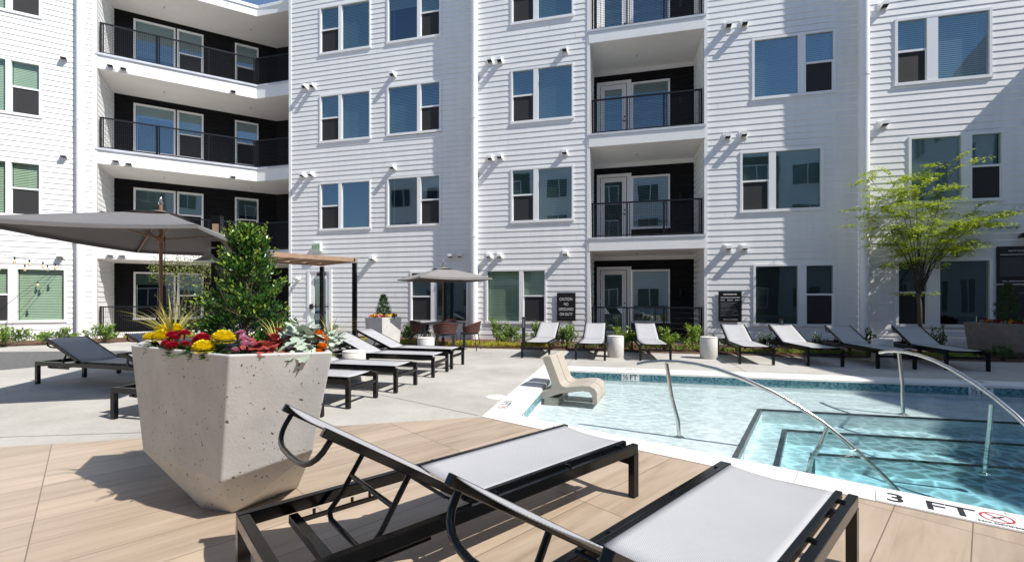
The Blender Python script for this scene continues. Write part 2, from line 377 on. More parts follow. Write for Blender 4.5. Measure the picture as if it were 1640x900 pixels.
def mosaic_mat(name, c0, c1, size, spec=.5):
    m = mat(name, c0, .25); b = BS(m); tc = N(m, 'ShaderNodeTexCoord')
    vo = N(m, 'ShaderNodeTexVoronoi', Scale=1 / size); vo.distance = 'CHEBYCHEV'; vo.inputs['Randomness'].default_value = 0.25
    LK(m, tc.outputs['Object'], vo.inputs['Vector'])
    sp = N(m, 'ShaderNodeSeparateColor'); LK(m, vo.outputs['Color'], sp.inputs[0])
    r = N(m, 'ShaderNodeValToRGB'); r.color_ramp.elements[0].color = (*c0, 1); r.color_ramp.elements[1].color = (*c1, 1)
    LK(m, sp.outputs[0], r.inputs[0]); LK(m, r.outputs[0], b.inputs['Base Color'])
    return m
M['waterline'] = mosaic_mat('teal_glass_mosaic', (.03, .13, .17), (.20, .40, .43), .025)
M['step_tile'] = mosaic_mat('charcoal_step_tile', (.018, .018, .022), (.05, .05, .055), .025)
M['plaster'] = mat('pale_pool_plaster', (.80, .815, .795), .7, noise=(6, .05), bump=(30, .1))
# ================================================================ SETTING: deck, pool, beds
FA = Vector((0, 13.904)); FU = Vector((_c, -_s)); FN = Vector((-_s, -_c))        # facade origin, right, outward
def fw(u, n): p = FA + FU * u + FN * n; return (p.x, p.y)                       # facade frame to ground
def clip(poly, nx, ny, d):                                                      # keep nx*x+ny*y <= d
    out = []
    for i in range(len(poly)):
        a, b = poly[i], poly[(i+1) % len(poly)]; da = nx*a[0]+ny*a[1]-d; db = nx*b[0]+ny*b[1]-d
        if da <= 0: out.append(a)
        if (da < 0 < db) or (db < 0 < da):
            t = da / (da - db); out.append((a[0]+(b[0]-a[0])*t, a[1]+(b[1]-a[1])*t))
    return out
PA = (.047, 4.865); ND = (.788, -.616)                                          # pool: near-left corner, near edge direction
PB = (PA[0] + 3.36 * _s, PA[1] + 3.36 * _c)                                     # far-left
PC = (PB[0] + 15 * _c, PB[1] - 15 * _s); PD = (PA[0] + 8.5 * ND[0], PA[1] + 8.5 * ND[1])
def line_off(poly, offs):                                                       # offset each edge outwards (poly counter-clockwise)
    L = []; n = len(poly); out = []
    for i in range(n):
        a = Vector(poly[i]); b = Vector(poly[(i+1) % n]); d = (b-a).normalized(); nn = Vector((d.y, -d.x)); L.append((a + nn*offs[i], d))
    for i in range(n):
        p, d = L[i-1]; q, e = L[i]; cr = d.x*e.y - d.y*e.x; t = ((q-p).x*e.y - (q-p).y*e.x) / cr; out.append(tuple(p + d*t))
    return out
POOL = [PA, PD, PC, PB]                                                         # counter-clockwise
COP = line_off(POOL, (.29, .34, .34, .34))
# concrete deck with a hole for the pool
def sheet(name, outer, holes, z, m, kind='structure', loc=None):
    loops = [[Vector((x, y, 0)) for x, y in l] for l in [outer] + holes]
    tris = tessellate_polygon(loops); flat = [p for l in loops for p in l]
    b = MB(); ids = [b.pt((p.x, p.y, z)) for p in flat]
    for t in tris:
        a, c, d = [flat[k] for k in t]; up = (c.x-a.x)*(d.y-a.y)-(c.y-a.y)*(d.x-a.x)
        b.idx([ids[k] for k in (t if up > 0 else t[::-1])])
    o = b.build(name, m); tag(o, kind=kind); return o
sheet('concrete_deck', [(-60, -60), (60, -60), (60, 70), (-60, 70)], [line_off(POOL, (.05,)*4)], 0, M['deck'])
# planks: two straight borders, cut along the pool coping
v0, w0, ang = -.21, 3.026, R(43.5)
ev = Vector((math.cos(ang), math.sin(ang))); ew = Vector((-math.sin(ang), math.cos(ang)))
org = ev * v0 + ew * w0
def pl(p): d = Vector(p) - org; return (d.dot(ev), d.dot(ew))
tl = Vector((-.35, 4.79)); td = Vector((math.cos(R(13.8)), math.sin(R(13.8))))
poly = [tuple(tl - td * 14), (-14, -9), tuple(Vector(COP[0]) + Vector(ND) * 14 + Vector((0, -5))), tuple(Vector(COP[0]) + Vector(ND) * 10), COP[0]]
b = MB(); b.face([(*pl(p), .004) for p in poly]); o = b.build('plank_deck', M['plank']); o.location = (org.x, org.y, 0); o.rotation_euler = (0, 0, ang); tag(o, kind='structure')
# sawn joints in the concrete, as thin dark sheets
M['joint'] = mat('sawn_joint', (.16, .15, .135), .9)
b = MB()
def joint(p, q, wd=.008, z=.003):
    p, q = Vector(p), Vector(q); d = (q-p).normalized(); n = Vector((-d.y, d.x)) * wd/2
    b.face([(*(p-n), z), (*(q-n), z), (*(q+n), z), (*(p+n), z)])
joint((-.36, 4.85), (-8.2, 10.95))
for k in range(1, 5): joint(fw(-7 + 3.1*k, 2.35), fw(-7 + 3.1*k, 5.3) if -7+3.1*k > 1 else fw(-7 + 3.1*k, 7.5 - k))
joint(fw(-9, 4.4), fw(.2, 4.4)); joint(fw(10, 2.35), fw(10, 5.3)); joint((-1.3, 4.5), (-12, 3.2)); joint(fw(-9.5, 6.3), fw(-1.2, 6.3))
tag(b.build('deck_joints', M['joint']), kind='structure')
# rubber path, planting beds
b = MB(); b.face([(x, y, .004) for x, y in ((-24, 6.4), (-11, 7.55), (-9.07, 8.0), (-8.75, 8.55), (-8.45, 9.4), (-8.4, 10.4), (-9.5, 11.0), (-13, 10.7), (-24, 9.6))])
tag(b.build('rubber_path', M['asphalt']), kind='structure')
lwp = lambda s, m: (-13.4 + .868*s - .497*m, 14.5 + .497*s + .868*m)
b = MB()
def bed(poly):
    b.face([(*p, .012) for p in poly])
bed([fw(-6.3, -.25), fw(-3.9, 2.6), fw(-1.1, 2.45), fw(15, 2.35), fw(15, -.3), fw(9, -.2), fw(9, .1), fw(-1.1, .0)])
bed([lwp(-8, -.02), lwp(3.9, -.02), lwp(3.6, -2.0), lwp(-8, -2.2)])
tag(b.build('planting_bed', M['mulch']), kind='structure')

# coping ring with a rounded inner lip
b = MB()
for i in range(4):
    a0, a1 = COP[i], COP[(i+1) % 4]; c0, c1 = POOL[i], POOL[(i+1) % 4]
    inn = line_off(POOL, (-.02,)*4); d0, d1 = inn[i], inn[(i+1) % 4]; e0, e1 = line_off(POOL, (.02,)*4)[i], line_off(POOL, (.02,)*4)[(i+1) % 4]
    prof = [(a0, a1, .002), (a0, a1, .010), (e0, e1, .010), (c0, c1, .006), (d0, d1, -.012), (d0, d1, -.04), (c0, c1, -.045)]
    for k in range(len(prof)-1):
        p, q, z = prof[k]; r_, s_, z2 = prof[k+1]; b.face([(*p, z), (*q, z), (*s_, z2), (*r_, z2)], 0, False)
M['coping_joint'] = mat('coping_joint', (.42, .40, .36), .9)
def cop_joint(i, t):
    a = Vector(COP[i]).lerp(Vector(COP[(i+1) % 4]), 0); n = Vector(POOL[(i+1)%4]) - Vector(POOL[i]); d = n.normalized(); nn = Vector((d.y, -d.x))
    p = Vector(POOL[i]) + d*t + nn*.02; q = p + nn*(.26 if i == 0 else .31)
    w_ = d*.0025; b.face([(*(p-w_), .0125), (*(p+w_), .0125), (*(q+w_), .0125), (*(q-w_), .0125)], 1)
for i, n in ((0, 7), (3, 3), (2, 15)):
    for k in range(n): cop_joint(i, .55 + k*1.02)
o = b.build('pool_coping', [M['coping'], M['coping_joint']], recalc=False); tag(o, kind='structure')
# pool shell
WZ = -.11
LV = [-.23, -.41, -.595, -.80]
n1 = (.829, -.559); d1 = [-.60, -.30, 0.0]
bn = (_s, _c); q0 = (3.38, 6.08); b0 = q0[0]*bn[0] + q0[1]*bn[1]; db = [b0, b0-.30, b0-.60]
b = MB(); R_ = [POOL]
for k in range(3): R_.append(clip(clip(POOL, -n1[0], -n1[1], -d1[k]), bn[0], bn[1], db[k]))
for k in range(4):
    if k < 3:
        p1 = clip(R_[k], n1[0], n1[1], d1[k]); p2 = clip(clip(R_[k], -n1[0], -n1[1], -d1[k]), -bn[0], -bn[1], -db[k])
        for p in (p1, p2): b.face([(*q, LV[k]) for q in p])
    else: b.face([(*q, LV[3]) for q in R_[3]])
cr = []
for k in range(3):
    # corner of the two risers and their far ends
    det = n1[0]*bn[1]-n1[1]*bn[0]; cx = (d1[k]*bn[1]-n1[1]*db[k])/det; cy = (n1[0]*db[k]-d1[k]*bn[0])/det
    e = Vector((n1[1], -n1[0])); e = e if e.y < 0 else -e
    nd = Vector((ND[1], -ND[0])); nd = Vector((.616, .788)); tt = ((PA[0]-cx)*nd.x + (PA[1]-cy)*nd.y) / (e.x*nd.x + e.y*nd.y)
    L = Vector((cx, cy)) + e*tt; F = Vector((cx, cy)) + Vector((_c, -_s))*9; C_ = Vector((cx, cy)); cr.append((C_, L, F))
    b.face([(*L, LV[k]), (*C_, LV[k]), (*C_, LV[k+1]), (*L, LV[k+1])]); b.face([(*C_, LV[k]), (*F, LV[k]), (*F, LV[k+1]), (*C_, LV[k+1])])
    nn = Vector(n1); fn = Vector(bn)
    # charcoal nosing tiles: a strip on the tread and one on the riser
    o1, o2 = -nn*.05, fn*.05
    b.face([(*(L+o1), LV[k]+.003), (*(C_+o1), LV[k]+.003), (*C_, LV[k]+.003), (*L, LV[k]+.003)], 2)
    o3 = fn*.012; b.face([(*C_, LV[k]+.003), (*(C_+o1+o3), LV[k]+.003), (*(F+o3), LV[k]+.003), (*F, LV[k]+.003)], 2)
    r1, r2 = nn*.004, -fn*.004
    b.face([(*(L+r1), LV[k]+.003), (*(C_+r1), LV[k]+.003), (*(C_+r1), LV[k]-.05), (*(L+r1), LV[k]-.05)], 2)
    b.face([(*(C_+r2), LV[k]+.003), (*(F+r2), LV[k]+.003), (*(F+r2), LV[k]-.018), (*(C_+r2), LV[k]-.018)], 2)
for i in range(4):
    p, q = POOL[i], POOL[(i+1) % 4]
    b.face([(*p, -.04), (*q, -.04), (*q, -.17), (*p, -.17)], 1); b.face([(*p, -.17), (*q, -.17), (*q, -.80), (*p, -.80)], 0)
tag(b.build('pool_shell', [M['plaster'], M['waterline'], M['step_tile']]), kind='structure')
# water: a rippled sheet; rings spread from the bubbler by the ledge chair
WP = line_off(POOL, (.012,)*4)
def ripple(x, y):
    z = 0
    for a, k, ph, am in ((.4, 9.1, 0, .0016), (1.3, 13.3, 1, .0011), (2.2, 7.0, 2, .0015), (2.9, 19, .5, .0007), (.9, 27, 2.2, .0004), (1.9, 16.5, .3, .0008)):
        z += am * math.sin(k*(x*math.cos(a)+y*math.sin(a)) + ph + .8*math.sin(1.9*x+1.3*y+a))
    q = math.hypot(x-3.75, y-3.55); z += .004*math.exp(-q*q*1.1)*math.sin(17*x+6*math.sin(5*y))*math.sin(15*y+4*math.sin(7*x))
    r = math.hypot(x-1.45, y-5.95); z += .0045*math.exp(-r*1.2)*math.sin(r*46) * min(1, r*9)
    return z
NX, NY = 300, 150; b = MB()
a0, a1, a2, a3 = [Vector(p) for p in WP]
for j in range(NY+1):
    for i in range(NX+1):
        s, t = (i/NX)**1.6, j/NY; p = (a0*(1-s)+a1*s)*(1-t) + (a3*(1-s)+a2*s)*t
        b.v.append((p.x, p.y, WZ + ripple(p.x, p.y)))
for j in range(NY):
    for i in range(NX):
        k = j*(NX+1)+i; b.f.append((k, k+1, k+NX+2, k+NX+1)); b.m.append(0); b.sm.append(True)
def water_mat():
    # clear water: fresnel reflection, caustics painted into the transparent colour, absorption by depth
    m = bpy.data.materials.new('clear_pool_water'); m.use_nodes = True; nt = m.node_tree; nt.nodes.remove(nt.nodes['Principled BSDF'])
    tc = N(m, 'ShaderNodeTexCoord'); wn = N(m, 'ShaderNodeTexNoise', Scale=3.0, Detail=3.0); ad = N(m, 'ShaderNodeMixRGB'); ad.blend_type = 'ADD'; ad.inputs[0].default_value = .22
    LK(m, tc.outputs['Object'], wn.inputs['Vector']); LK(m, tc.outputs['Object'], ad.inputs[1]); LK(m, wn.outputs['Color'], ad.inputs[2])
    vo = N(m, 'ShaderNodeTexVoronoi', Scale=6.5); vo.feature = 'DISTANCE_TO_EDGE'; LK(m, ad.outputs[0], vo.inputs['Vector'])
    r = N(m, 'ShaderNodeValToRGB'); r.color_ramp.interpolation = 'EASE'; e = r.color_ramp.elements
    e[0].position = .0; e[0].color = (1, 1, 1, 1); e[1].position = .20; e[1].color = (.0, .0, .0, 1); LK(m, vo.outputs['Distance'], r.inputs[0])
    # painted caustics strongest in the stirred water where the handrail enters the deep end
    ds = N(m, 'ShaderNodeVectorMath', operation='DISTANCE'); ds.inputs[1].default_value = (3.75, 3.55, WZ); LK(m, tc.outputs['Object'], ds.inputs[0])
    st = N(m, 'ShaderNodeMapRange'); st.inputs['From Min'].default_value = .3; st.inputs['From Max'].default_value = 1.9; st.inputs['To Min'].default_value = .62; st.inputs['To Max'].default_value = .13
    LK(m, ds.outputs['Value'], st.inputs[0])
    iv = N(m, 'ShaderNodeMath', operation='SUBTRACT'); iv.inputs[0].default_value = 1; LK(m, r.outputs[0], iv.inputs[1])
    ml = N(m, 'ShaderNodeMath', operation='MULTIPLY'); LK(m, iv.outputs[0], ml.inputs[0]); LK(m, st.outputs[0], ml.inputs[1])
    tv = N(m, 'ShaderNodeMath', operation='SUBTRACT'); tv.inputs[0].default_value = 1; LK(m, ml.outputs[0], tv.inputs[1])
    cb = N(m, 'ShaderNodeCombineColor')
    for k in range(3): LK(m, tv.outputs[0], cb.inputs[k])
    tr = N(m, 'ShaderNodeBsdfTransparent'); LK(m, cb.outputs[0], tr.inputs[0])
    gl = N(m, 'ShaderNodeBsdfGlossy'); gl.inputs['Roughness'].default_value = 0; lw = N(m, 'ShaderNodeLayerWeight'); lw.inputs['Blend'].default_value = .5; pw = N(m, 'ShaderNodeMath', operation='POWER'); pw.inputs[1].default_value = 5; LK(m, lw.outputs['Facing'], pw.inputs[0]); fr = N(m, 'ShaderNodeMapRange'); fr.inputs['To Min'].default_value = .02; fr.inputs['To Max'].default_value = 1; LK(m, pw.outputs[0], fr.inputs[0])
    n2 = N(m, 'ShaderNodeTexNoise', Scale=9.0, Detail=3.0); mp = N(m, 'ShaderNodeMapping'); mp.inputs['Rotation'].default_value = (0, 0, R(14)); mp.inputs['Scale'].default_value = (.7, 2.2, 1)
    LK(m, tc.outputs['Object'], mp.inputs[0]); LK(m, mp.outputs[0], n2.inputs['Vector'])
    bp = N(m, 'ShaderNodeBump'); bp.inputs['Strength'].default_value = .5; bp.inputs['Distance'].default_value = .014; LK(m, n2.outputs[0], bp.inputs['Height'])
    LK(m, bp.outputs[0], gl.inputs['Normal']); LK(m, bp.outputs[0], lw.inputs['Normal'])
    mx = N(m, 'ShaderNodeMixShader'); LK(m, fr.outputs[0], mx.inputs[0]); LK(m, tr.outputs[0], mx.inputs[1]); LK(m, gl.outputs[0], mx.inputs[2])
    LK(m, mx.outputs[0], nt.nodes['Material Output'].inputs[0])
    va = N(m, 'ShaderNodeVolumeAbsorption'); va.inputs['Color'].default_value = (.05, .74, .87, 1); va.inputs['Density'].default_value = .36
    LK(m, va.outputs[0], nt.nodes['Material Output'].inputs['Volume'])
    return m
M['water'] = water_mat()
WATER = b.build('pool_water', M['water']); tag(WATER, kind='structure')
# ================================================================ APARTMENT BUILDING (own axes: x along the facade, y into it)
BLD = thing('apartment_building', 'white lap-sided apartment block round the pool with black balcony recesses', 'building', (FA.x, FA.y, 0), R(-13.8))
I3 = lambda a, b_, z: (a, b_, z)
_d = R(43.6); LP = Vector((-13.4, 14.5)) - FA; L0 = (LP.x*_c - LP.y*_s, LP.x*_s + LP.y*_c)
LWT = lambda a, b_, z: (L0[0] + a*math.cos(_d) - b_*math.sin(_d), L0[1] + a*math.sin(_d) + b_*math.cos(_d), z)   # left wing frame
EXP = .168
JR = random.Random(77); SLOT = .013
M['board_joint'] = mat('board_butt_joint', (.42, .43, .45), .8)
def siding(mb, T, a0, a1, z0, z1, b0=0, holes=(), mi=0, t=.012, slot=.013, depth=.010):  # slot: extra groove added at each lap to deepen its shade line
    zs = {z0, z1}
    k = math.floor(z0/EXP)
    while k*EXP < z1: zs.add(min(max(k*EXP, z0), z1)); zs.add(min(max(k*EXP-slot, z0), z1)); k += 1
    for h in holes: zs.add(min(max(h[2], z0), z1)); zs.add(min(max(h[3], z0), z1))
    zs = sorted(zs)
    for za, zb in zip(zs, zs[1:]):
        if zb - za < 1e-5: continue
        spans = [(a0, a1)]
        for h in holes:
            if h[2] < zb - 1e-5 and h[3] > za + 1e-5:
                ns = []
                for s0, s1 in spans:
                    if h[1] <= s0 or h[0] >= s1: ns.append((s0, s1)); continue
                    if h[0] > s0: ns.append((s0, h[0]))
                    if h[1] < s1: ns.append((h[1], s1))
                spans = ns
        zc = math.floor(za/EXP + 1e-6)*EXP; sl = za >= zc+EXP-slot-1e-5; off = (lambda z: -depth) if sl else (lambda z: t*(1-(z-zc)/EXP))
        for s0, s1 in spans:
            p = [(s0, b0-off(za), za), (s1, b0-off(za), za), (s1, b0-off(zb), zb), (s0, b0-off(zb), zb)]
            mb.face([T(*q) for q in p], mi)
            if s1-s0 > 1.2 and zb-za > .1 and JR.random() < .55:
                x = JR.uniform(s0+.2, s1-.2); mb.face([T(x, b0-off(za)-.0012, za+.001), T(x+.005, b0-off(za)-.0012, za+.001), T(x+.005, b0-off(zb)-.0012, zb), T(x, b0-off(zb)-.0012, zb)], mi+1)
            if abs(za - zc) < 1e-5: mb.face([T(s0, b0+depth, za), T(s1, b0+depth, za), T(s1, b0-t, za), T(s0, b0-t, za)], mi)
def bx(mb, T, a0, a1, b0, b1, z0, z1, mi=0):
    o = mb.T; mb.T = T; mb.box(a0, a1, b0, b1, z0, z1, mi); mb.T = o

def slats(mb, T, a0, a1, b, z0, z1, pitch=.05, tilt=1.2):
    n = max(1, int((z1-z0)/pitch)); dz = math.cos(tilt)*0
    for k in range(n):
        z = z1 - (k+.5)*pitch; h = .026*math.sin(tilt); dd = .026*math.cos(tilt)
        mb.face([T(a0, b-dd, z-h), T(a1, b-dd, z-h), T(a1, b+dd, z+h), T(a0, b+dd, z+h)])
NWIN = [0]
def window(T, b, units, z0, z1, blinds=(1, 1), proud=.03, tilt=1.25, parent=None, screen=True, cloth='blind', glass='glass'):
    glass = 'glass_clear' if cloth == 'blind_green' else ('glass_dim' if cloth == 'blind_dark' else ('glass', 'glass', 'glass_grey')[(NWIN[0]*7//3) % 3])
    """units: (kind, a0, a1); 'pic' is one fixed pane, 'dh' a double-hung sash with a meeting rail and insect screen"""
    A0, A1 = units[0][1], units[-1][2]; fr = MB(); rng = random.Random(NWIN[0]); NWIN[0] += 1
    bx(fr, T, A0-.012, A1+.012, b-proud, b+.09, z1-.05, z1+.012); bx(fr, T, A0-.025, A1+.025, b-proud-.012, b+.09, z0-.03, z0+.045)
    bx(fr, T, A0-.012, A0+.045, b-proud, b+.09, z0+.045, z1-.05); bx(fr, T, A1-.045, A1+.012, b-proud, b+.09, z0+.045, z1-.05)
    for (k0, _, e), (k1, s, _2) in zip(units, units[1:]): bx(fr, T, e-.03, s+.03, b-proud+.004, b+.09, z0+.045, z1-.05)
    # the room behind: back, top and sides, dark
    bx(fr, T, A0+.01, A1-.01, b+.45, b+.46, z0, z1, 1)
    for a in (A0, A1): fr.face([T(a, b+.085, z0), T(a, b+.46, z0), T(a, b+.46, z1), T(a, b+.085, z1)], 1)
    for z in (z0, z1): fr.face([T(A0, b+.085, z), T(A1, b+.085, z), T(A1, b+.46, z), T(A0, b+.46, z)], 1)
    cells = []
    for i, (k, s, e) in enumerate(units):
        s2 = s + (.045 if i == 0 else .03); e2 = e - (.045 if i == len(units)-1 else .03)
        cells.append((k, s2, e2))
        if k == 'dh':
            zm = (z0+z1)/2 + .01; bx(fr, T, s2, e2, b-.008, b+.05, zm-.028, zm+.022)
            for a, a2 in ((s2, s2+.022), (e2-.022, e2)): bx(fr, T, a, a2, b+.012, b+.05, z0+.045, zm-.028)
    wo = fr.build('window', [M['vinyl'], M['dark']], parent or BLD)
    for (k, s, e), bl in zip(cells, blinds):
        g = MB(); zl, zh = z0+.045, z1-.05
        if k == 'dh':
            zm = (z0+z1)/2 + .01; g.face([T(s, b+.022, zm+.022), T(e, b+.022, zm+.022), T(e, b+.022, zh), T(s, b+.022, zh)])
            g.build('pane', M[glass], wo)
            if screen:
                sc = MB(); bx(sc, T, s+.022, e-.022, b+.016, b+.019, zl, zm-.028); sc.build('insect_screen', M['screen'], wo)
        else:
            g.face([T(s, b+.022, zl), T(e, b+.022, zl), T(e, b+.022, zh), T(s, b+.022, zh)]); g.build('pane', M[glass], wo)
        if bl > 0:
            z_b = zh - (zh-zl)*bl; s_ = MB(); slats(s_, T, s+.012, e-.012, b+.10, z_b, zh, tilt=tilt)
            if k == 'dh' and False: pass
            s_.build('blind', M[cloth], wo)
    return wo
def hood(T, a, b, z, sq=.17):
    m_ = MB(); bx(m_, T, a-sq*.62, a+sq*.62, b-.022, b, z-sq*.6, z+sq*.62)
    w_, d_ = sq*.4, .19
    P = [(-w_, -.022, .07), (w_, -.022, .07), (w_, -d_, .045), (-w_, -d_, .045), (-w_, -.022, -.075), (w_, -.022, -.075), (w_, -d_, -.035), (-w_, -d_, -.035)]
    Q = [T(a+p[0], b+p[1], z+p[2]) for p in P]
    for f in ((0, 1, 2, 3), (3, 2, 6, 7), (0, 3, 7, 4), (1, 5, 6, 2)): m_.face([Q[k] for k in f])
    m_.face([T(a-w_, b-.06, z-.055), T(a+w_, b-.06, z-.055), T(a+w_, b-d_+.004, z-.034), T(a-w_, b-d_+.004, z-.034)], 1)
    m_.build('vent_hood', [M['trim'], M['dark']], BLD)

ZF = lambda k: .58 + 3.055*k
HW = 1.645
# window openings per section: list of (units, floor, blinds)
secA = []; secB = []; secC = []; secD = []
for k in (1, 2, 3):
    secA += [([('dh', -6.95, -6.18), ('pic', -6.11, -4.98)], ZF(k)+(.04 if k < 3 else .06), (.52 if k > 1 else .0, 1 if k > 1 else .0)),
             ([('pic', -4.35, -3.23), ('dh', -3.16, -2.43)], ZF(k)+(.06 if k < 3 else .1), (1 if k == 2 else (.3 if k == 3 else .0), .5 if k > 1 else .3))]
    secB += [([('dh', -.02, .71), ('pic', .80, 1.89)], ZF(k)+.0, (.5, 1))]
secA += [([('dh', -3.50, -2.74), ('pic', -2.60, -1.50)], .53, (.5, 1), 'blind_dark')]
secB += [([('pic', -.83, .26), ('dh', .34, 1.07)], .54, (1, .5), 'blind_green')]
secC += [([('pic', 6.77, 7.90), ('dh', 8.02, 8.74)], ZF(2)+.02, (1, .5)), ([('dh', 6.47, 7.20), ('pic', 7.31, 8.45)], ZF(1)+.02, (.5, 1)), ([('pic', 6.80, 7.90), ('dh', 8.04, 8.74)], .56, (1, .5), 'blind_dark')]
secD += [([('dh', 9.98, 10.67), ('pic', 10.84, 11.95)], ZF(2)-.06, (.5, 1)), ([('pic', 10.27, 11.38), ('dh', 11.53, 12.19)], ZF(1)+.02, (1, .5)), ([('dh', 10.00, 10.67), ('pic', 10.88, 11.95)], .6, (.5, .9), 'blind_dark')]
def section(name, T, a0, a1, b, z0, z1, wins, extra=(), mi='siding'):
    holes = [(u[0][1], u[-1][2], z, z+HW) for u, z in [w_[:2] for w_ in wins]] + list(extra)
    m_ = MB(); siding(m_, T, a0, a1, z0, z1, b, holes, 0, .012 if T is I3 else .016, .015 if T is I3 else .017, .022 if T is I3 else .03); o = m_.build(name, [M[mi], M['board_joint']], BLD)
    for i, wn in enumerate(wins): window(T, b, wn[0], wn[1], wn[1]+HW, wn[2], tilt=1.3 if i % 3 else 1.12, cloth=wn[3] if len(wn) > 3 else 'blind')
    return o
TOP = 12.7
section('siding_wall', I3, -8.12, -1.25, .17, .15, TOP, secA, [(-7.43, -6.49, 0, 2.30)])
section('siding_wall', I3, -1.15, 2.30, 0, .15, TOP, secB)
section('siding_wall', I3, 5.62, 9.27, 0, .15, TOP, secC)
section('siding_wall', I3, 9.37, 15.5, -.22, .15, TOP, secD)
# plinth, corner boards, returns
for a0, a1, b in ((-8.21, -1.25, .17), (-1.25, 2.38, 0), (5.54, 9.27, 0), (9.27, 15.5, -.22)): m_ = MB(); m_.box(a0, a1, b-.004, b+.2, -.05, .15); m_.build('concrete_plinth', M['soffit'], BLD)
m_ = MB()
for a0, a1, b0, b1 in ((-8.22, -8.12, .145, .50), (-1.25, -1.15, -.025, .16), (2.30, 2.385, -.025, .3), (5.535, 5.62, -.025, .3), (9.27, 9.37, -.245, -.012)): m_.box(a0, a1, b0, b1, .15, TOP)
m_.build('corner_board', M['trim'], BLD)
m_ = MB(); m_.face([(-1.251, .17, .15), (-1.251, 0, .15), (-1.251, 0, TOP), (-1.251, .17, TOP)]); m_.build('return_wall', M['siding'], BLD)
# a short bay and roof line further right, out of the frame, that shade the last section
m_ = MB(); siding(m_, I3, 13.9, 22, .15, 8.3, -1.22); m_.box(13.9, 22, -1.21, -.15, 0, 8.3); m_.build('side_bay', [M['siding'], M['board_joint']], BLD)
# balcony recess
RB = 1.8
m_ = MB(); SW = lambda a, b_, z: (2.385 - b_, a, z); SE = lambda a, b_, z: (5.535 + b_, a, z)
siding(m_, lambda a, b_, z: (2.385-b_, a, z), .02, RB, 0, TOP); m_.build('recess_side_wall', [M['siding'], M['siding']], BLD); m_ = MB(); siding(m_, lambda a, b_, z: (5.535+b_, a, z), .02, RB, 0, TOP)
m_.build('recess_side_wall', [M['siding'], M['siding']], BLD)
holes = []
for k in range(4): holes += [(2.49, 3.60, 3.07*k, 3.07*k+2.34), (3.60, 4.79, 3.07*k+.52, 3.07*k+2.22)]
m_ = MB(); siding(m_, I3, 2.385, 5.535, 0, TOP, RB, holes); m_.build('recess_back_wall', [M['black_siding'], M['black_siding']], BLD)
def railing(T, pts, zf, panel=1.05, z_lo=.07, z_hi=1.02):
    """rail through pts (along, into) with posts, top and bottom bars, and a wire mesh per bay as a child"""
    fr = MB(); me_ = MB(); fr.T = T; me_.T = T
    for (p, q) in zip(pts, pts[1:]):
        P, Q = Vector(p), Vector(q); L = (Q-P).length; d = (Q-P)/L; n = max(1, round(L/panel))
        def P3(s, z): v = P + d*s; return (v.x, v.y, z)
        fr.bar(P3(0, zf+z_hi), P3(L, zf+z_hi), .05, .04); fr.bar(P3(0, zf+z_lo), P3(L, zf+z_lo), .03, .03)
        for k in range(n+1):
            s = min(max(L*k/n, .025), L-.025); fr.bar(P3(s, zf), P3(s, zf+z_hi-.02), .045, .045, (1, .01, 0))
            if 0 < k < n: fr.bar(P3(s+.07, zf+z_lo), P3(s+.07, zf+z_hi-.02), .022, .022, (1, .01, 0))
        fr.bar(P3(.085, zf+z_lo), P3(.085, zf+z_hi-.02), .022, .022, (1, .01, 0)); fr.bar(P3(L-.085, zf+z_lo), P3(L-.085, zf+z_hi-.02), .022, .022, (1, .01, 0))
        s = .05
        while s < L-.03: me_.bar(P3(s, zf+z_lo), P3(s, zf+z_hi-.02), .0055, .0055, (1, .01, 0)); s += .052
        z = zf+z_lo+.05
        while z < zf+z_hi-.03: me_.bar(P3(.02, z), P3(L-.02, z), .0055, .0055); z += .052
    o = fr.build('railing', M['rail_black'], BLD); me_.build('wire_mesh', M['rail_black'], o); return o
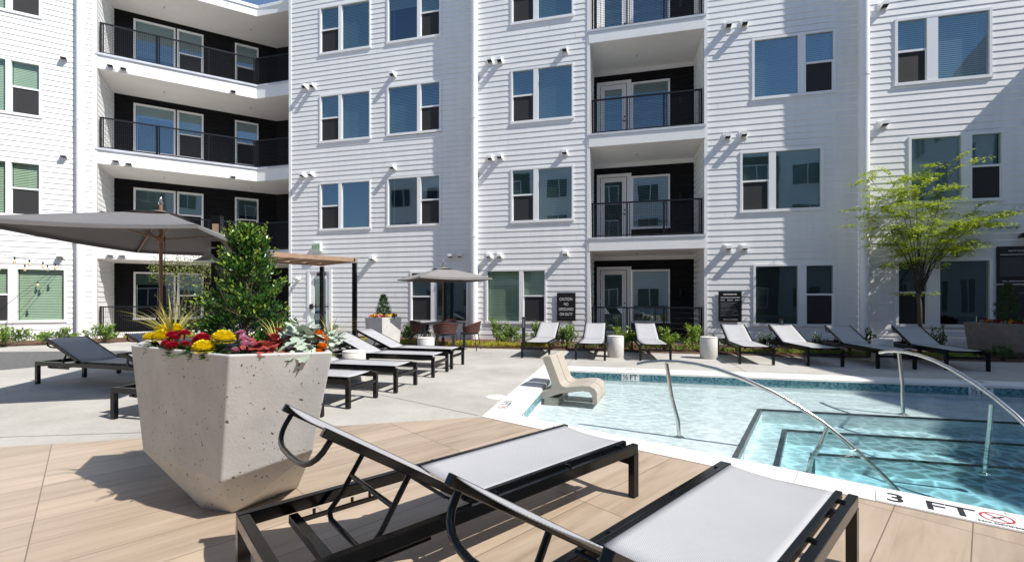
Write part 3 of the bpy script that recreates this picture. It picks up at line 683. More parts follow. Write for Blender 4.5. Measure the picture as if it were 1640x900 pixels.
for k in range(4):
    zf = 3.07*k
    if k:
        m_ = MB(); m_.box(2.37, 5.55, .0, RB, zf-.37, zf-.05); m_.box(2.35, 5.57, -.035, .0, zf-.38, zf-.055, 0); m_.box(2.34, 5.58, -.055, .03, zf-.053, zf+.012, 1)
        m_.box(2.37, 5.55, .03, RB, zf-.05, zf, 2)
        m_.face([(2.385, .01, zf-.373), (5.535, .01, zf-.373), (5.535, RB, zf-.373), (2.385, RB, zf-.373)][::-1], 2)
        m_.box(2.39, 5.53, RB-.03, RB-.013, zf-.52, zf-.375, 3)
        m_.build('balcony_slab', [M['slab_edge'], M['cap'], M['soffit'], M['trim']], BLD)
        sp = MB(); sp.lathe([(.035, 0), (.035, -.015), (.012, -.02), (.012, -.05), (.028, -.055), (.028, -.06)], (3.75, .95, zf-.374), 10); sp.build('sprinkler_head', M['cap'], BLD)
    railing(I3, [(2.42, .06), (5.50, .06)], zf)
    # glazed door and the window beside it
    d_ = MB(); a0, a1, zt = 2.49, 3.60, zf+2.34
    d_.box(a0, a0+.10, RB-.03, RB+.05, zf, zt); d_.box(a1-.14, a1, RB-.03, RB+.05, zf, zt); d_.box(a0+.10, a1-.14, RB-.03, RB+.05, zt-.10, zt)
    d_.box(a0+.12, a0+.25, RB+.0, RB+.045, zf+.02, zt-.12); d_.box(a1-.30, a1-.16, RB+.0, RB+.045, zf+.02, zt-.12)
    d_.box(a0+.25, a1-.30, RB+.0, RB+.045, zt-.26, zt-.12); d_.box(a0+.25, a1-.30, RB+.0, RB+.045, zf+.02, zf+.22)
    d_.box(a0, a1, RB+.3, RB+.31, zf, zt, 1)
    for zz in (.35, 1.2, 2.0): d_.box(a0+.10, a0+.12, RB-.04, RB-.0, zf+zz-.05, zf+zz+.05, 2)
    do = d_.build('balcony_door', [M['vinyl'], M['dark'], M['cap']], BLD)
    g = MB(); g.face([(a0+.25, RB+.02, zf+.22), (a1-.30, RB+.02, zf+.22), (a1-.30, RB+.02, zt-.26), (a0+.25, RB+.02, zt-.26)]); g.build('pane', M['glass'], do)
    s_ = MB(); slats(s_, I3, a0+.26, a1-.31, RB+.09, zf+.22, zt-.26, tilt=1.1); s_.build('blind', M['blind'], do)
    hh = MB(); hh.lathe([(.028, 0), (.028, .006)], (0, 0, 0), 10); hh.v = [(a1-.21 + x, RB-.01-z, zf+1.0+y) for x, y, z in hh.v]
    hh.tube([(a1-.21, RB-.01, zf+1.0), (a1-.21, RB-.05, zf+1.0), (a1-.31, RB-.055, zf+1.0)], .009); hh.tube([(a1-.21, RB+.0, zf+1.14), (a1-.21, RB-.03, zf+1.14)], .024, 10); hh.build('handle', M['rubber'], do)
    window(I3, RB, [('pic', 3.62, 4.79)], zf+.52, zf+2.22, (1,), tilt=1.0)
    lm = MB(); lm.tube([(5.12, RB-.06, zf+1.36), (5.12, RB-.06, zf+1.58)], .035, 10); lm.box(5.10, 5.14, RB-.05, RB-.005, zf+1.42, zf+1.52); lm.build('wall_light', M['rail_black'], BLD)
# ---- left wing
WINL = []
for k in (1, 2, 3):
    WINL.append(([('pic', -3.1, -2.02), ('dh', -1.96, -1.28)], ZF(k)+.16, (1, 1), 'blind_green'))
WINL.append(([('dh', -2.62, -1.97), ('pic', -1.83, -.72)], .58, (1, 1), 'blind_green'))
section('siding_wall', LWT, -9, -.10, 0, .15, 12.4, WINL, mi='siding')
m_ = MB(); bx(m_, LWT, -.10, .015, -.025, .25, .15, 12.4); bx(m_, LWT, -9, .0, -.004, .2, -.05, .15); bx(m_, LWT, -9, .03, .0, .3, 12.4, 12.6); m_.build('corner_board', M['trim'], BLD)
m_ = MB(); siding(m_, lambda a, b_, z: LWT(.015+b_*-1*-1 if False else .015 - b_, a, z), .02, 2.0, 0, 12.3); m_.build('recess_side_wall', [M['siding'], M['siding']], BLD)
LR = 2.0; holes = []
for k in range(4): holes += [(.58, 1.80, 3.08*k+.54, 3.1*k+2.26), (1.87, 2.68, 3.08*k+.54, 3.1*k+2.26), (3.75, 4.55, 3.08*k+.54, 3.1*k+2.26)]
m_ = MB(); siding(m_, LWT, .015, 5.22, 0, 12.3, LR, holes)
K2 = LWT(5.22, LR, 0); m_.face([(K2[0], K2[1], 0), (-8.19, K2[1], 0), (-8.19, K2[1], 12.3), (K2[0], K2[1], 12.3)]); m_.face([(-8.185, .25, 0), (-8.185, K2[1], 0), (-8.185, K2[1], 12.3), (-8.185, .25, 12.3)])
m_.build('recess_back_wall', [M['black_siding'], M['black_siding']], BLD)
KK = (-9.90, .478)
FP = [LWT(.0, 0, 0)[:2], KK, (-8.20, .478), (-8.20, K2[1]), K2[:2], LWT(.0, LR, 0)[:2]]
def off_poly(p0, p1, p2, o):                                     # the slab's outer line moved outwards by o
    a = Vector(LWT(-.03, -o, 0)[:2]); b2 = Vector(LWT(4.49 + o*.4, -o, 0)[:2]); c2 = Vector((-8.17, .478 - o)); return a, b2, c2
for k in range(5):
    zf = 3.07*k - (.06 if k == 4 else 0)
    m_ = MB()
    if 0 < k < 4:
        m_.prism([FP[0]] + FP[1:], zf-.49, zf-.002, 0); a, b2, c2 = off_poly(0, 0, 0, .05)
        A2, B2, C2 = Vector(FP[0]), Vector(FP[1]), Vector(FP[2])
        m_.prism([tuple(a), tuple(b2), tuple(c2), tuple(C2), tuple(B2), tuple(A2)], zf-.055, zf+.012, 1)
        m_.face([(*p, zf-.493) for p in FP][::-1], 2)
        m_.build('balcony_slab', [M['slab_edge'], M['cap'], M['soffit']], BLD)
    if k == 4:
        a, b2, c2 = off_poly(0, 0, 0, .03)
        m_.prism([tuple(a), tuple(b2), tuple(c2), FP[3], FP[4], FP[5]], 11.77, 12.12, 0); m_.face([(*p, 11.767) for p in [tuple(a), tuple(b2), tuple(c2), FP[3], FP[4], FP[5]]][::-1], 2)
        m_.prism([tuple(Vector(LWT(-.03, -.07, 0)[:2])), tuple(Vector(LWT(4.53, -.07, 0)[:2])), (-8.17, .40), FP[2], FP[1], FP[0]], 12.05, 12.16, 1)
        m_.build('roof_slab', [M['slab_edge'], M['trim'], M['soffit']], BLD)
    if k < 4:
        r0 = LWT(.06, .07, 0)[:2]; r1 = LWT(4.47, .07, 0)[:2]; railing(I3, [r0, r1, (-8.22, r1[1])], zf, 1.3)
        if k == 0:
            m_ = MB(); m_.prism(FP, -.02, .08, 0); m_.build('patio_slab', [M['soffit']], BLD)
        hb = 3.08*k+.54, 3.1*k+2.26
        window(LWT, LR, [('pic', .58, 1.80)], *hb, (.25 + .5*(k % 2),)); window(LWT, LR, [('dh', 1.87, 2.68)], *hb, (.5,), screen=k > 1); window(LWT, LR, [('dh', 3.75, 4.55)], *hb, (.4,), screen=False)
for k in range(1, 5):
    for s, m2 in ((1.6, 1.0), (4.3, 1.0)):
        zf = 3.07*k - (.06 if k == 4 else 0); q = LWT(s, m2, zf-.49 if k < 4 else 11.767)
        sp = MB(); sp.lathe([(.035, 0), (.035, -.015), (.012, -.02), (.012, -.05), (.028, -.055), (.028, -.06)], q, 10); sp.build('sprinkler_head', M['cap'], BLD)
# downspouts with couplings
for T, a, b in ((LWT, -.34, -.17), (I3, -1.19, -.115), (I3, 9.26, -.34)):
    m_ = MB(); q = T(a, b, 0)
    m_.lathe([(.108, .02), (.108, 3.2), (.118, 3.2), (.118, 3.3), (.108, 3.3), (.108, 6.9), (.118, 6.9), (.118, 7.0), (.108, 7.0), (.108, 12.4)], (q[0], q[1], 0), 20)
    for z in (1.6, 4.6, 8.4): bx(m_, T, a-.02, a+.02, b+.1, b+.2, z, z+.04)
    m_.build('downspout', M['pipe'], BLD)
# vent hoods
for a, b, z in [(-7.53, .17, 8.74), (-7.21, .17, 8.73), (-4.12, .17, 8.76), (-7.61, .17, 5.64), (-7.26, .17, 5.64), (-4.12, .17, 5.67), (-4.87, .17, 2.65), (-2.05, .17, 2.67), (-1.73, .17, 2.67),
                (-.68, 0, 8.69), (-.37, 0, 8.66), (-.68, 0, 5.66), (-.37, 0, 5.68), (-.72, 0, 2.62), (-.38, 0, 2.61), (1.64, 0, 8.72), (1.64, 0, 5.66), (1.66, 0, 2.64),
                (6.15, 0, 8.8), (6.55, 0, 8.79), (6.12, 0, 5.74), (6.53, 0, 5.76), (6.14, 0, 2.68), (6.55, 0, 2.67), (9.70, -.22, 8.64), (9.70, -.22, 5.67)]: hood(I3, a, b - .006, z)
for s, z in ((-.75, 8.82), (-.75, 5.76), (-.83, 2.62)): hood(LWT, s, -.006, z)
for s, z in ((.36, 8.87), (.69, 8.86), (3.76, 8.82), (.5, 5.8), (.83, 5.76), (3.76, 5.73), (.36, 2.73), (.66, 2.73)): hood(LWT, s, 0, z)
# pool door
d_ = MB(); a0, a1, zt, b = -7.40, -6.52, 2.28, .17
d_.box(a0-.05, a0+.05, b-.03, b+.05, 0, zt+.03); d_.box(a1-.05, a1+.05, b-.03, b+.05, 0, zt+.03); d_.box(a0+.05, a1-.05, b-.03, b+.05, zt-.05, zt+.03)
d_.box(a0+.05, a0+.20, b+.0, b+.04, .02, zt-.05); d_.box(a1-.20, a1-.05, b+.0, b+.04, .02, zt-.05); d_.box(a0+.20, a1-.20, b+.0, b+.04, zt-.30, zt-.05); d_.box(a0+.20, a1-.20, b+.0, b+.04, .02, .3)
d_.box(a0+.1, a1-.1, b+.3, b+.31, 0, zt, 1); d_.box(a0+.36, a1-.22, b-.07, b-.002, zt-.20, zt-.09, 1)
do = d_.build('pool_door', [M['vinyl'], M['dark']], BLD)
g = MB(); g.face([(a0+.20, b+.02, .3), (a1-.20, b+.02, .3), (a1-.20, b+.02, zt-.30), (a0+.20, b+.02, zt-.30)]); g.build('pane', M['glass'], do)
g = MB(); g.box(a0+.09, a1-.07, b-.09, b-.05, .99, 1.03); g.box(a0+.08, a0+.17, b-.09, b, .93, 1.10); g.build('push_bar', M['rubber'], do)
# small white flood light by the door, hose outlet box under the sign
m_ = MB(); m_.tube([(-7.79, .17, 2.0), (-7.79, .06, 2.0)], .05, 12); m_.tube([(-7.79, .06, 2.0), (-7.76, -.04, 1.95)], .07, 14); m_.build('flood_light', M['trim'], BLD)
m_ = MB(); m_.box(1.45, 1.70, -.08, -.0, .30, .46); m_.box(1.53, 1.60, -.10, -.08, .34, .39, 1); m_.build('hose_outlet_box', [M['trim'], M['dark']], BLD)
# ---- the blocks across the court: seen in the window glass, and they shade the right of the court
def plain_block(name, label, loc, rz, W, D, H, cols, dark_cols=()):
    t = thing(name, label, 'building', loc, rz); m_ = MB(); m_.box(-W/2, W/2, 0, D, 0, H); m_.build('wall', M['siding'], t)
    for c in dark_cols:
        m_ = MB(); m_.box(c-1.7, c+1.7, -.08, -.003, 0, H-.6); m_.build('dark_bay', M['black_siding'], t)
    for c in cols:
        for k in range(int(H/3.05)):
            fr = MB(); fr.box(c-.95, c+.95, -.13, -.085 if c in dark_cols else -.004, .6+3.05*k, 2.25+3.05*k); w_ = fr.build('window', M['vinyl'], t)
            g = MB(); g.box(c-.88, c-.22, -.14, -.131, .67+3.05*k, 2.18+3.05*k); g.box(c-.14, c+.88, -.14, -.131, .67+3.05*k, 2.18+3.05*k); g.build('pane', M['dark_glass'], w_)
    return t
M['dark_glass'] = mat('dark_window_glass', (.02, .03, .035), .05)
p = fw(2, 24); plain_block('opposite_building', 'white four storey block across the court, seen mirrored in the window glass', (*p, 0), R(180-13.8), 44, 6, 12.6, [-18, -14.5, -11, -7, -3.5, 0, 4, 8, 11.5, 15, 18.5], [-11, 0, 8])
def shade_wing():
    t = thing('right_wing_building', 'white four storey wing on the right that shades the far end of the pool', 'building', (*fw(19, 8), 0), R(-13.8)); H = 12.6
    pts = [(18.5, 3.4), (17.44, 6.6), (22.2, 24.6), (32, 24), (32, 3.4)]; m_ = MB(); q = [(u-19, 8-n) for u, n in pts]
    m_.prism(q, 0, H, 0); m_.build('wall', M['siding'], t, recalc=True)
    a, b2 = Vector(q[1]), Vector(q[2]); d = (b2-a).normalized(); nn = Vector((d.y, -d.x)); nn = -nn if nn.x > 0 else nn
    for k in range(4):
        for j in range(5):
            c0_ = a + d*(2.2 + 3.5*j) + nn*.03; fr = MB(); z = .6+3.05*k
            P = lambda s, o, zz: (*(c0_ + d*s + nn*o), zz)
            for s0, s1 in ((-.95, -.1), (.0, .95)): fr.bar(P((s0+s1)/2, 0, z), P((s0+s1)/2, 0, z+1.65), s1-s0, .06, (nn.x, nn.y, 0))
            w_ = fr.build('window', M['vinyl'], t); g = MB()
            for s0, s1 in ((-.88, -.16), (.06, .88)): g.face([P(s0, .034, z+.06), P(s1, .034, z+.06), P(s1, .034, z+1.59), P(s0, .034, z+1.59)])
            g.build('pane', M['dark_glass'], w_)
shade_wing()
# ================================================================ THINGS
UP = lambda d: (math.cos(d), math.sin(d))
# ---- sun lounger: x runs from the head end to the foot end, origin on the ground at the head end's middle
LW_, LL, LZ = .63, 2.10, .335
def make_lounger(tilt=29, hi=False):
    t = thing('sun_lounger', 'x', 'sun lounger')
    y = LW_/2 - .02; bv = .004 if hi else 0
    m_ = MB()
    for s in (-1, 1): m_.box(0, LL, s*y-.02, s*y+.02, LZ-.058, LZ)
    m_.box(.0, .045, -y+.02, y-.02, LZ-.056, LZ-.002); m_.box(.20, .24, -y+.02, y-.02, LZ-.098, LZ-.058)
    m_.box(LL-.045, LL-.005, -y+.02, y-.02, .205, .245); m_.box(.95, .98, -y+.02, y-.02, LZ-.056, LZ-.03)
    for s in (-1, 1):                                     # notched rests for the strut
        m_.box(.24, .62, s*(y-.035)-.004, s*(y-.035)+.004, LZ-.105, LZ-.08)
        for k in range(4): m_.box(.30+.09*k, .315+.09*k, s*(y-.035)-.004, s*(y-.035)+.004, LZ-.08, LZ-.056)
    m_.build('frame', M['black'], t, bevel=bv)
    for x in (.0, LL-.05):
        for s in (-1, 1):
            l = MB(); l.box(x, x+.05, s*y-.022 if s > 0 else -y-.022, s*y+.022 if s > 0 else -y+.022, .006, LZ-.056); l.box(x+.004, x+.046, s*y-.018, s*y+.018, 0, .006); l.build('leg', M['black'], t, bevel=bv)
    # seat: two slim rails with the sling stretched between them
    hx = .86; yr = y-.045; m_ = MB()
    for s in (-1, 1):
        m_.box(hx-.02, LL-.055, s*yr-.014, s*yr+.014, LZ-.012, LZ+.02)
        for x in (hx+.1, hx+.62, LL-.14): m_.tube([(x, s*(yr+.012), LZ), (x, s*(yr+.04), LZ)], .013, 8)
    m_.box(hx+.3, hx+.33, -yr+.014, yr-.014, LZ-.05, LZ-.025); m_.box(LL-.45, LL-.42, -yr+.014, yr-.014, LZ-.05, LZ-.025)
    m_.build('seat_rails', M['black'], t, bevel=bv)
    def cloth(f, nu, nv, name, par):
        m_ = MB(); n = nv+1
        for i in range(nu+1):
            for j in range(nv+1): m_.pt(f(i/nu, j/nv))
        for i in range(nu):
            for j in range(nv): k = i*n+j; m_.idx((k, k+n, k+n+1, k+1), 0, True)
        o = m_.build(name, M['sling'], par); so = o.modifiers.new('thickness', 'SOLIDIFY'); so.thickness = .004; return o
    sag = .010
    cloth(lambda u, v: (hx-.005+(LL-.075-hx+.005)*u - .012*(1-(2*v-1)**2)*(u > .98), (2*v-1)*(yr-.008), LZ+.016 - sag*(1-(2*v-1)**2)*min(1, 1.0)), 14 if hi else 8, 12 if hi else 8, 'seat_sling', t)
    # back: the same, hinged and raised
    A = R(tilt); bl = .785; P = lambda s, yy, n_=0: (hx-.03 - s*math.cos(A) - n_*math.sin(A)*-1*-1, yy, LZ+.004 + s*math.sin(A) + n_*math.cos(A)*-1*-1)
    P = lambda s, yy, n_=0: (hx-.03 - s*math.cos(A) + n_*math.sin(A), yy, LZ+.004 + s*math.sin(A) + n_*math.cos(A))
    bf = MB(); upv = (math.sin(A), 0, math.cos(A))
    for s in (-1, 1):
        bf.bar(P(-.02, s*yr), P(bl, s*yr), .028, .034, upv); bf.tube([P(.03, s*(yr+.01)), P(.03, s*(yr+.045))], .016, 8)
    bf.bar(P(.12, -yr, -.035), P(.12, yr, -.035), .025, .016, upv)
    bfo = bf.build('backrest_frame', M['black'], t, bevel=bv)
    hb = MB(); q = [];
    for k in range(13):
        a = math.pi*k/12; q.append(P(bl-.045, -(yr-.004)*(abs(math.cos(a))**.62)*(1 if math.cos(a) > 0 else -1), -.018-.125*math.sin(a)**.75))
    hb.tube(q, .0115, 10); hb.build('head_bar', M['black'], bfo)
    cloth(lambda u, v: P(-.035+(bl+.025)*u, (2*v-1)*(yr-.008), .012 - sag*(1-(2*v-1)**2)), 10 if hi else 6, 12 if hi else 8, 'backrest_sling', bfo)
    st = MB(); s0 = .34; ys = yr-.03; top = P(s0, ys, -.015); top2 = P(s0, -ys, -.015); bx_, bz = .36, LZ-.10
    q = [top, (top[0]*.3+bx_*.7, ys, top[2]*.3+bz*.7), (bx_+.004, ys, bz+.03), (bx_, ys-.03, bz), (bx_, -ys+.03, bz), (bx_+.004, -ys, bz+.03), (top[0]*.3+bx_*.7, -ys, top[2]*.3+bz*.7), top2]
    st.tube(q, .0125, 10); mid = (top[0]*.6+bx_*.4, 0, top[2]*.6+bz*.4); st.tube([(mid[0], -ys, mid[2]), (mid[0], ys, mid[2])], .011, 8)
    st.build('support_strut', M['black'], t)
    return t
def put_lounger(src, head_xy, deg, label, group, first=False):
    o = src if first else dup(src)
    o.location = (*head_xy, 0); o.rotation_euler = (0, 0, R(deg)); o['label'] = label; o['group'] = group; return o
def from_corner(near, deg, side, at='head'):
    """middle of the head end from one frame corner on the ground; side=+1 when that corner lies to the lounger's left"""
    d = Vector(UP(R(deg))); l = Vector((-d.y, d.x)); p = Vector(near) - l*side*LW_/2
    if at == 'foot': p = p - d*LL
    return tuple(p)
near = make_lounger(33.5, True)
G1 = 'sun loungers in the foreground on the planks'
put_lounger(near, from_corner((-1.19, 1.935), 41.4, 1), 41.4, 'closest pair, lounger beside the big concrete planter, seen from behind its raised back', G1, True)
put_lounger(near, (-.125, .895), 43.2, 'lounger nearest the 3 FT marker, its back cut by the bottom edge of the photo', G1)
far = make_lounger(24.5)
G2 = 'sun loungers lined up in front of the apartment wall'
ff = [((.193, 9.65), 'first lounger of the wall row, below the black lifeguard sign and beside the path light'), ((1.31, 9.36), 'lounger with a white drum table on its right and the balcony door behind'),
      ((2.60, 9.18), 'lounger right of the white drum table, in front of the dark ground floor recess'), ((4.40, 8.72), 'fully sunlit lounger under the black rules sign'),
      ((5.55, 8.45), 'lounger half in shade, its back lit on the left and dark on the right'), ((6.62, 8.145), 'shaded lounger left of the round drum with a plant behind it'), ((7.70, 7.98), 'shaded lounger in front of the young tree, nearest the right planter')]
fdeg = math.degrees(math.atan2(-_c, -_s))
for i, (p, lb) in enumerate(ff):
    # p is the front left corner as seen from the pool; that is the lounger's right hand side
    dg = fdeg + (0, 0, 3.5, 0, 4.5, 4, -3)[i]
    put_lounger(far, from_corner(p, dg, -1, 'foot'), dg, lb, G2, i == 0)
# the column by the tables: near foot corners
G3 = 'sun loungers in the row behind the big planter'
for p, lb in [((-2.16, 4.2), 'lounger mostly hidden behind the big planter, only its head frame and a leg showing'), ((-1.86, 5.13), 'lounger right behind the big planter, nearest of the row that shows its foot end'),
              ((-1.54, 6.0), 'second foot end from the planter, beside the low white drum table'), ((-1.25, 7.2), 'lounger with raised back just right of the marigold planter, white drum before it'),
              ((-1.07, 8.07), 'farthest lounger of the row, in front of the small planter with the cone shrub')]:
    put_lounger(far, from_corner(p, -13.8, -1, 'foot'), -13.8, lb, G3)
G4 = 'sun loungers under the big umbrella'
for p, dg, lb in [((-7.09, 6.68), -15, 'lounger at the far left on concrete with a sharp umbrella shadow over its back'), ((-6.74, 7.66), -14, 'lounger behind the shadowed one, only its white back top showing by the planter rim')]:
    put_lounger(far, from_corner(p, dg, -1, 'head'), dg, lb, G4)
G5 = 'sun loungers by the pergola'
for p, lb in [((-3.36, 9.2), 'lounger foot end seen between the silver leaves and the raised backs'), ((-4.2, 11.0), 'most distant lounger, beside the pergola post by the white door')]:
    put_lounger(far, from_corner(p, -13.8, -1, 'foot'), -13.8, lb, G5)

# ---- drum tables
def make_drum(r=.175, h=.46):
    t = thing('drum_table', 'x', 'side table'); b = MB(); b.lathe([(r*.96, 0), (r, .012), (r, h-.03), (r*.985, h-.025)], (0, 0, 0), 28); b.build('drum_body', M['drum'], t)
    b = MB(); b.lathe([(r*.985, h-.026), (r*1.0, h-.02), (r*1.0, h-.006), (r*.97, h)], (0, 0, 0), 28); b.build('table_top', M['drum'], t); return t
dr = make_drum()
for i, (x, y, lb) in enumerate([(-2.46, 7.0, 'dimpled white drum table between two loungers by the big planter'), (-1.80, 9.4, 'small white drum table in front of the woven chairs'), (2.27, 9.85, 'white drum table between two loungers before the balcony door'),
                                (4.2, 9.6, 'white drum table at the corner of the recess, left of the sunlit lounger'), (7.45, 9.05, 'shaded white drum table with a small plant behind it')]):
    o = dr if i == 0 else dup(dr); o.location = (x, y, 0); o['label'] = lb; o['group'] = 'white drum side tables'

# ---- planters
def ring_faces(b, A, B_, mi=0):
    n = len(A)
    for k in range(n): b.idx((A[k], A[(k+1) % n], B_[(k+1) % n], B_[k]), mi)
def planter(name, label, top, mid, base, zt, zm, loc=(0, 0), rim=.05, bevel=.012, m='planter'):
    t = thing(name, label, 'planter', (*loc, 0)); b = MB(); n = len(top)
    c = Vector((sum(p[0] for p in top)/n, sum(p[1] for p in top)/n))
    inn = []
    for p in top: d = Vector(p) - c; inn.append(tuple(c + d*(1 - rim/d.length)))
    rings = []
    for poly, z in ((base, 0), (mid, zm), (top, zt), (inn, zt), (inn, zt-.10)): rings.append([b.pt((p[0]-loc[0], p[1]-loc[1], p[2] if len(p) > 2 else z)) for p in poly])
    for a, b2 in zip(rings, rings[1:]): ring_faces(b, a, b2)
    b.idx(rings[0][::-1]); b.idx(rings[-1])
    o = b.build('planter_body', M[m], t, bevel=bevel, seg=3, recalc=True)
    s = MB(); s.face([((p[0]-c.x)*.995+c.x-loc[0], (p[1]-c.y)*.995+c.y-loc[1], zt-.045) for p in inn]); s.build('soil', M['soil'], t)
    return t
c0 = (-1.79, 2.82)
pt_top = [(-2.40, 2.83), (-1.462, 2.319), (-.979, 2.457), (-1.18, 2.82), (-2.12, 3.32), (-2.60, 3.19)]
pt_mid = [(-2.341, 2.852, .292), (-1.587, 2.449, .26), (-1.126, 2.548, .397), (-1.27, 2.86, .36), (-2.03, 3.22, .32), (-2.43, 3.07, .30)]
pt_base = [(-1.864, 2.695), (-1.63, 2.632), (-1.426, 2.99), (-1.44, 3.03), (-1.66, 3.05), (-1.84, 2.76)]
planter('big_planter', 'big faceted concrete planter in the foreground overflowing with flowers and a holly', pt_top, pt_mid, pt_base, .965, .26, c0)
def sq(c, s, dg): return [(c[0] + s*.7071*math.cos(R(dg+90*k)), c[1] + s*.7071*math.sin(R(dg+90*k))) for k in range(4)]
pc2 = (-3.06, 10.7); planter('small_planter', 'pale faceted concrete planter by the wall with a neat cone shrub', sq(pc2, .60, 282), sq(pc2, .54, 282), sq(pc2, .34, 282), .84, .22, pc2)
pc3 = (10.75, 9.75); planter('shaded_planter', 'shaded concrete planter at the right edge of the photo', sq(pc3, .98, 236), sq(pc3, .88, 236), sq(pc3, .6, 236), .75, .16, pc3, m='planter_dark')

# ---- ledge chair in the water
def ledge_chair(label):
    t = thing('ledge_chair', label, 'pool chair', (.40, 6.33, 0), R(-20)); w0_ = WZ - .01
    prof = [(0.03, .545), (.06, .575), (.135, .585), (.15, .565), (.285, .215), (.32, .18), (.37, .165), (.60, .20), (.70, .20), (.765, .17), (.795, .12), (.80, -.04), (.735, -.04), (.725, .07), (.69, .118), (.60, .125), (.30, .075), (.05, -.02), (.0, -.02), (-.005, .04), (.02, .09), (.14, .125), (.165, .17), (.15, .23)]
    wd = .335
    for k in range(2):
        b = MB(); y0 = k*(wd+.028); n = len(prof)
        a = [b.pt((x, y0, z+w0_)) for x, z in prof]; c = [b.pt((x, y0+wd, z+w0_)) for x, z in prof]
        for i in range(n): b.idx((a[i], c[i], c[(i+1) % n], a[(i+1) % n]), 0)
        b.idx(a); b.idx(c[::-1])
        b.build('moulded_half', M['chair'], t, bevel=.009, seg=3, recalc=True)
    b = MB(); b.box(.05, .25, .03, 2*wd-.03, -.26-.001, w0_-.0); b.build('base_block', M['chair'], t)
    return t
ledge_chair('beige moulded chair standing in the shallow pool ledge')

# ---- stainless handrails: arc, two posts with base flanges
def handrail(label, p0, d, base_s, post2):
    d = Vector(d).normalized(); t = thing('pool_handrail', label, 'handrail', (p0[0], p0[1], LV[0]))
    g = lambda s, z: (d.x*s, d.y*s, z - LV[0])
    prof = [(-.31, .525), (-.2, .555), (-.05, .575), (.12, .58), (.3, .567), (.5, .53), (.75, .452), (1.0, .345), (1.2, .235), (1.4, .105), (1.55, -.02), (1.68, -.14), (1.80, -.26), (1.93, -.40), (2.03, -.53)]
    b = MB(); b.tube([g(s, z) for s, z in prof], .0215, 14); b.build('rail', M['steel'], t)
    b = MB(); b.tube([g(0, .565), g(.02, .45), g(.055, .2), g(base_s*.9, -.05), g(base_s, LV[0])], .021, 12); po = b.build('post', M['steel'], t)
    b = MB(); q = g(base_s, LV[0]); b.lathe([(.052, .0), (.052, .008), (.024, .02)], q, 18); b.build('flange', M['steel'], po)
    s0, z0, s1, z1 = post2; b = MB(); b.tube([g(s0, z0), g(s0*.75+s1*.25, z0*.7+z1*.3), g(s1+.02, z0*.3+z1*.7), g(s1, z1)], .021, 12); po = b.build('post', M['steel'], t)
    b = MB(); b.lathe([(.052, .0), (.052, .008), (.024, .02)], g(s1, z1), 18); b.build('flange', M['steel'], po)
handrail('curved steel handrail reaching from the shallow ledge down the sunlit steps', (1.68, 4.90), (.88, -.47), .135, (1.45, .06, 1.30, LV[1]))
handrail('curved steel handrail at the right, in front of the shaded loungers', (5.04, 5.86), (-.03, -1), .07, (1.17, .16, 1.10, LV[2]))

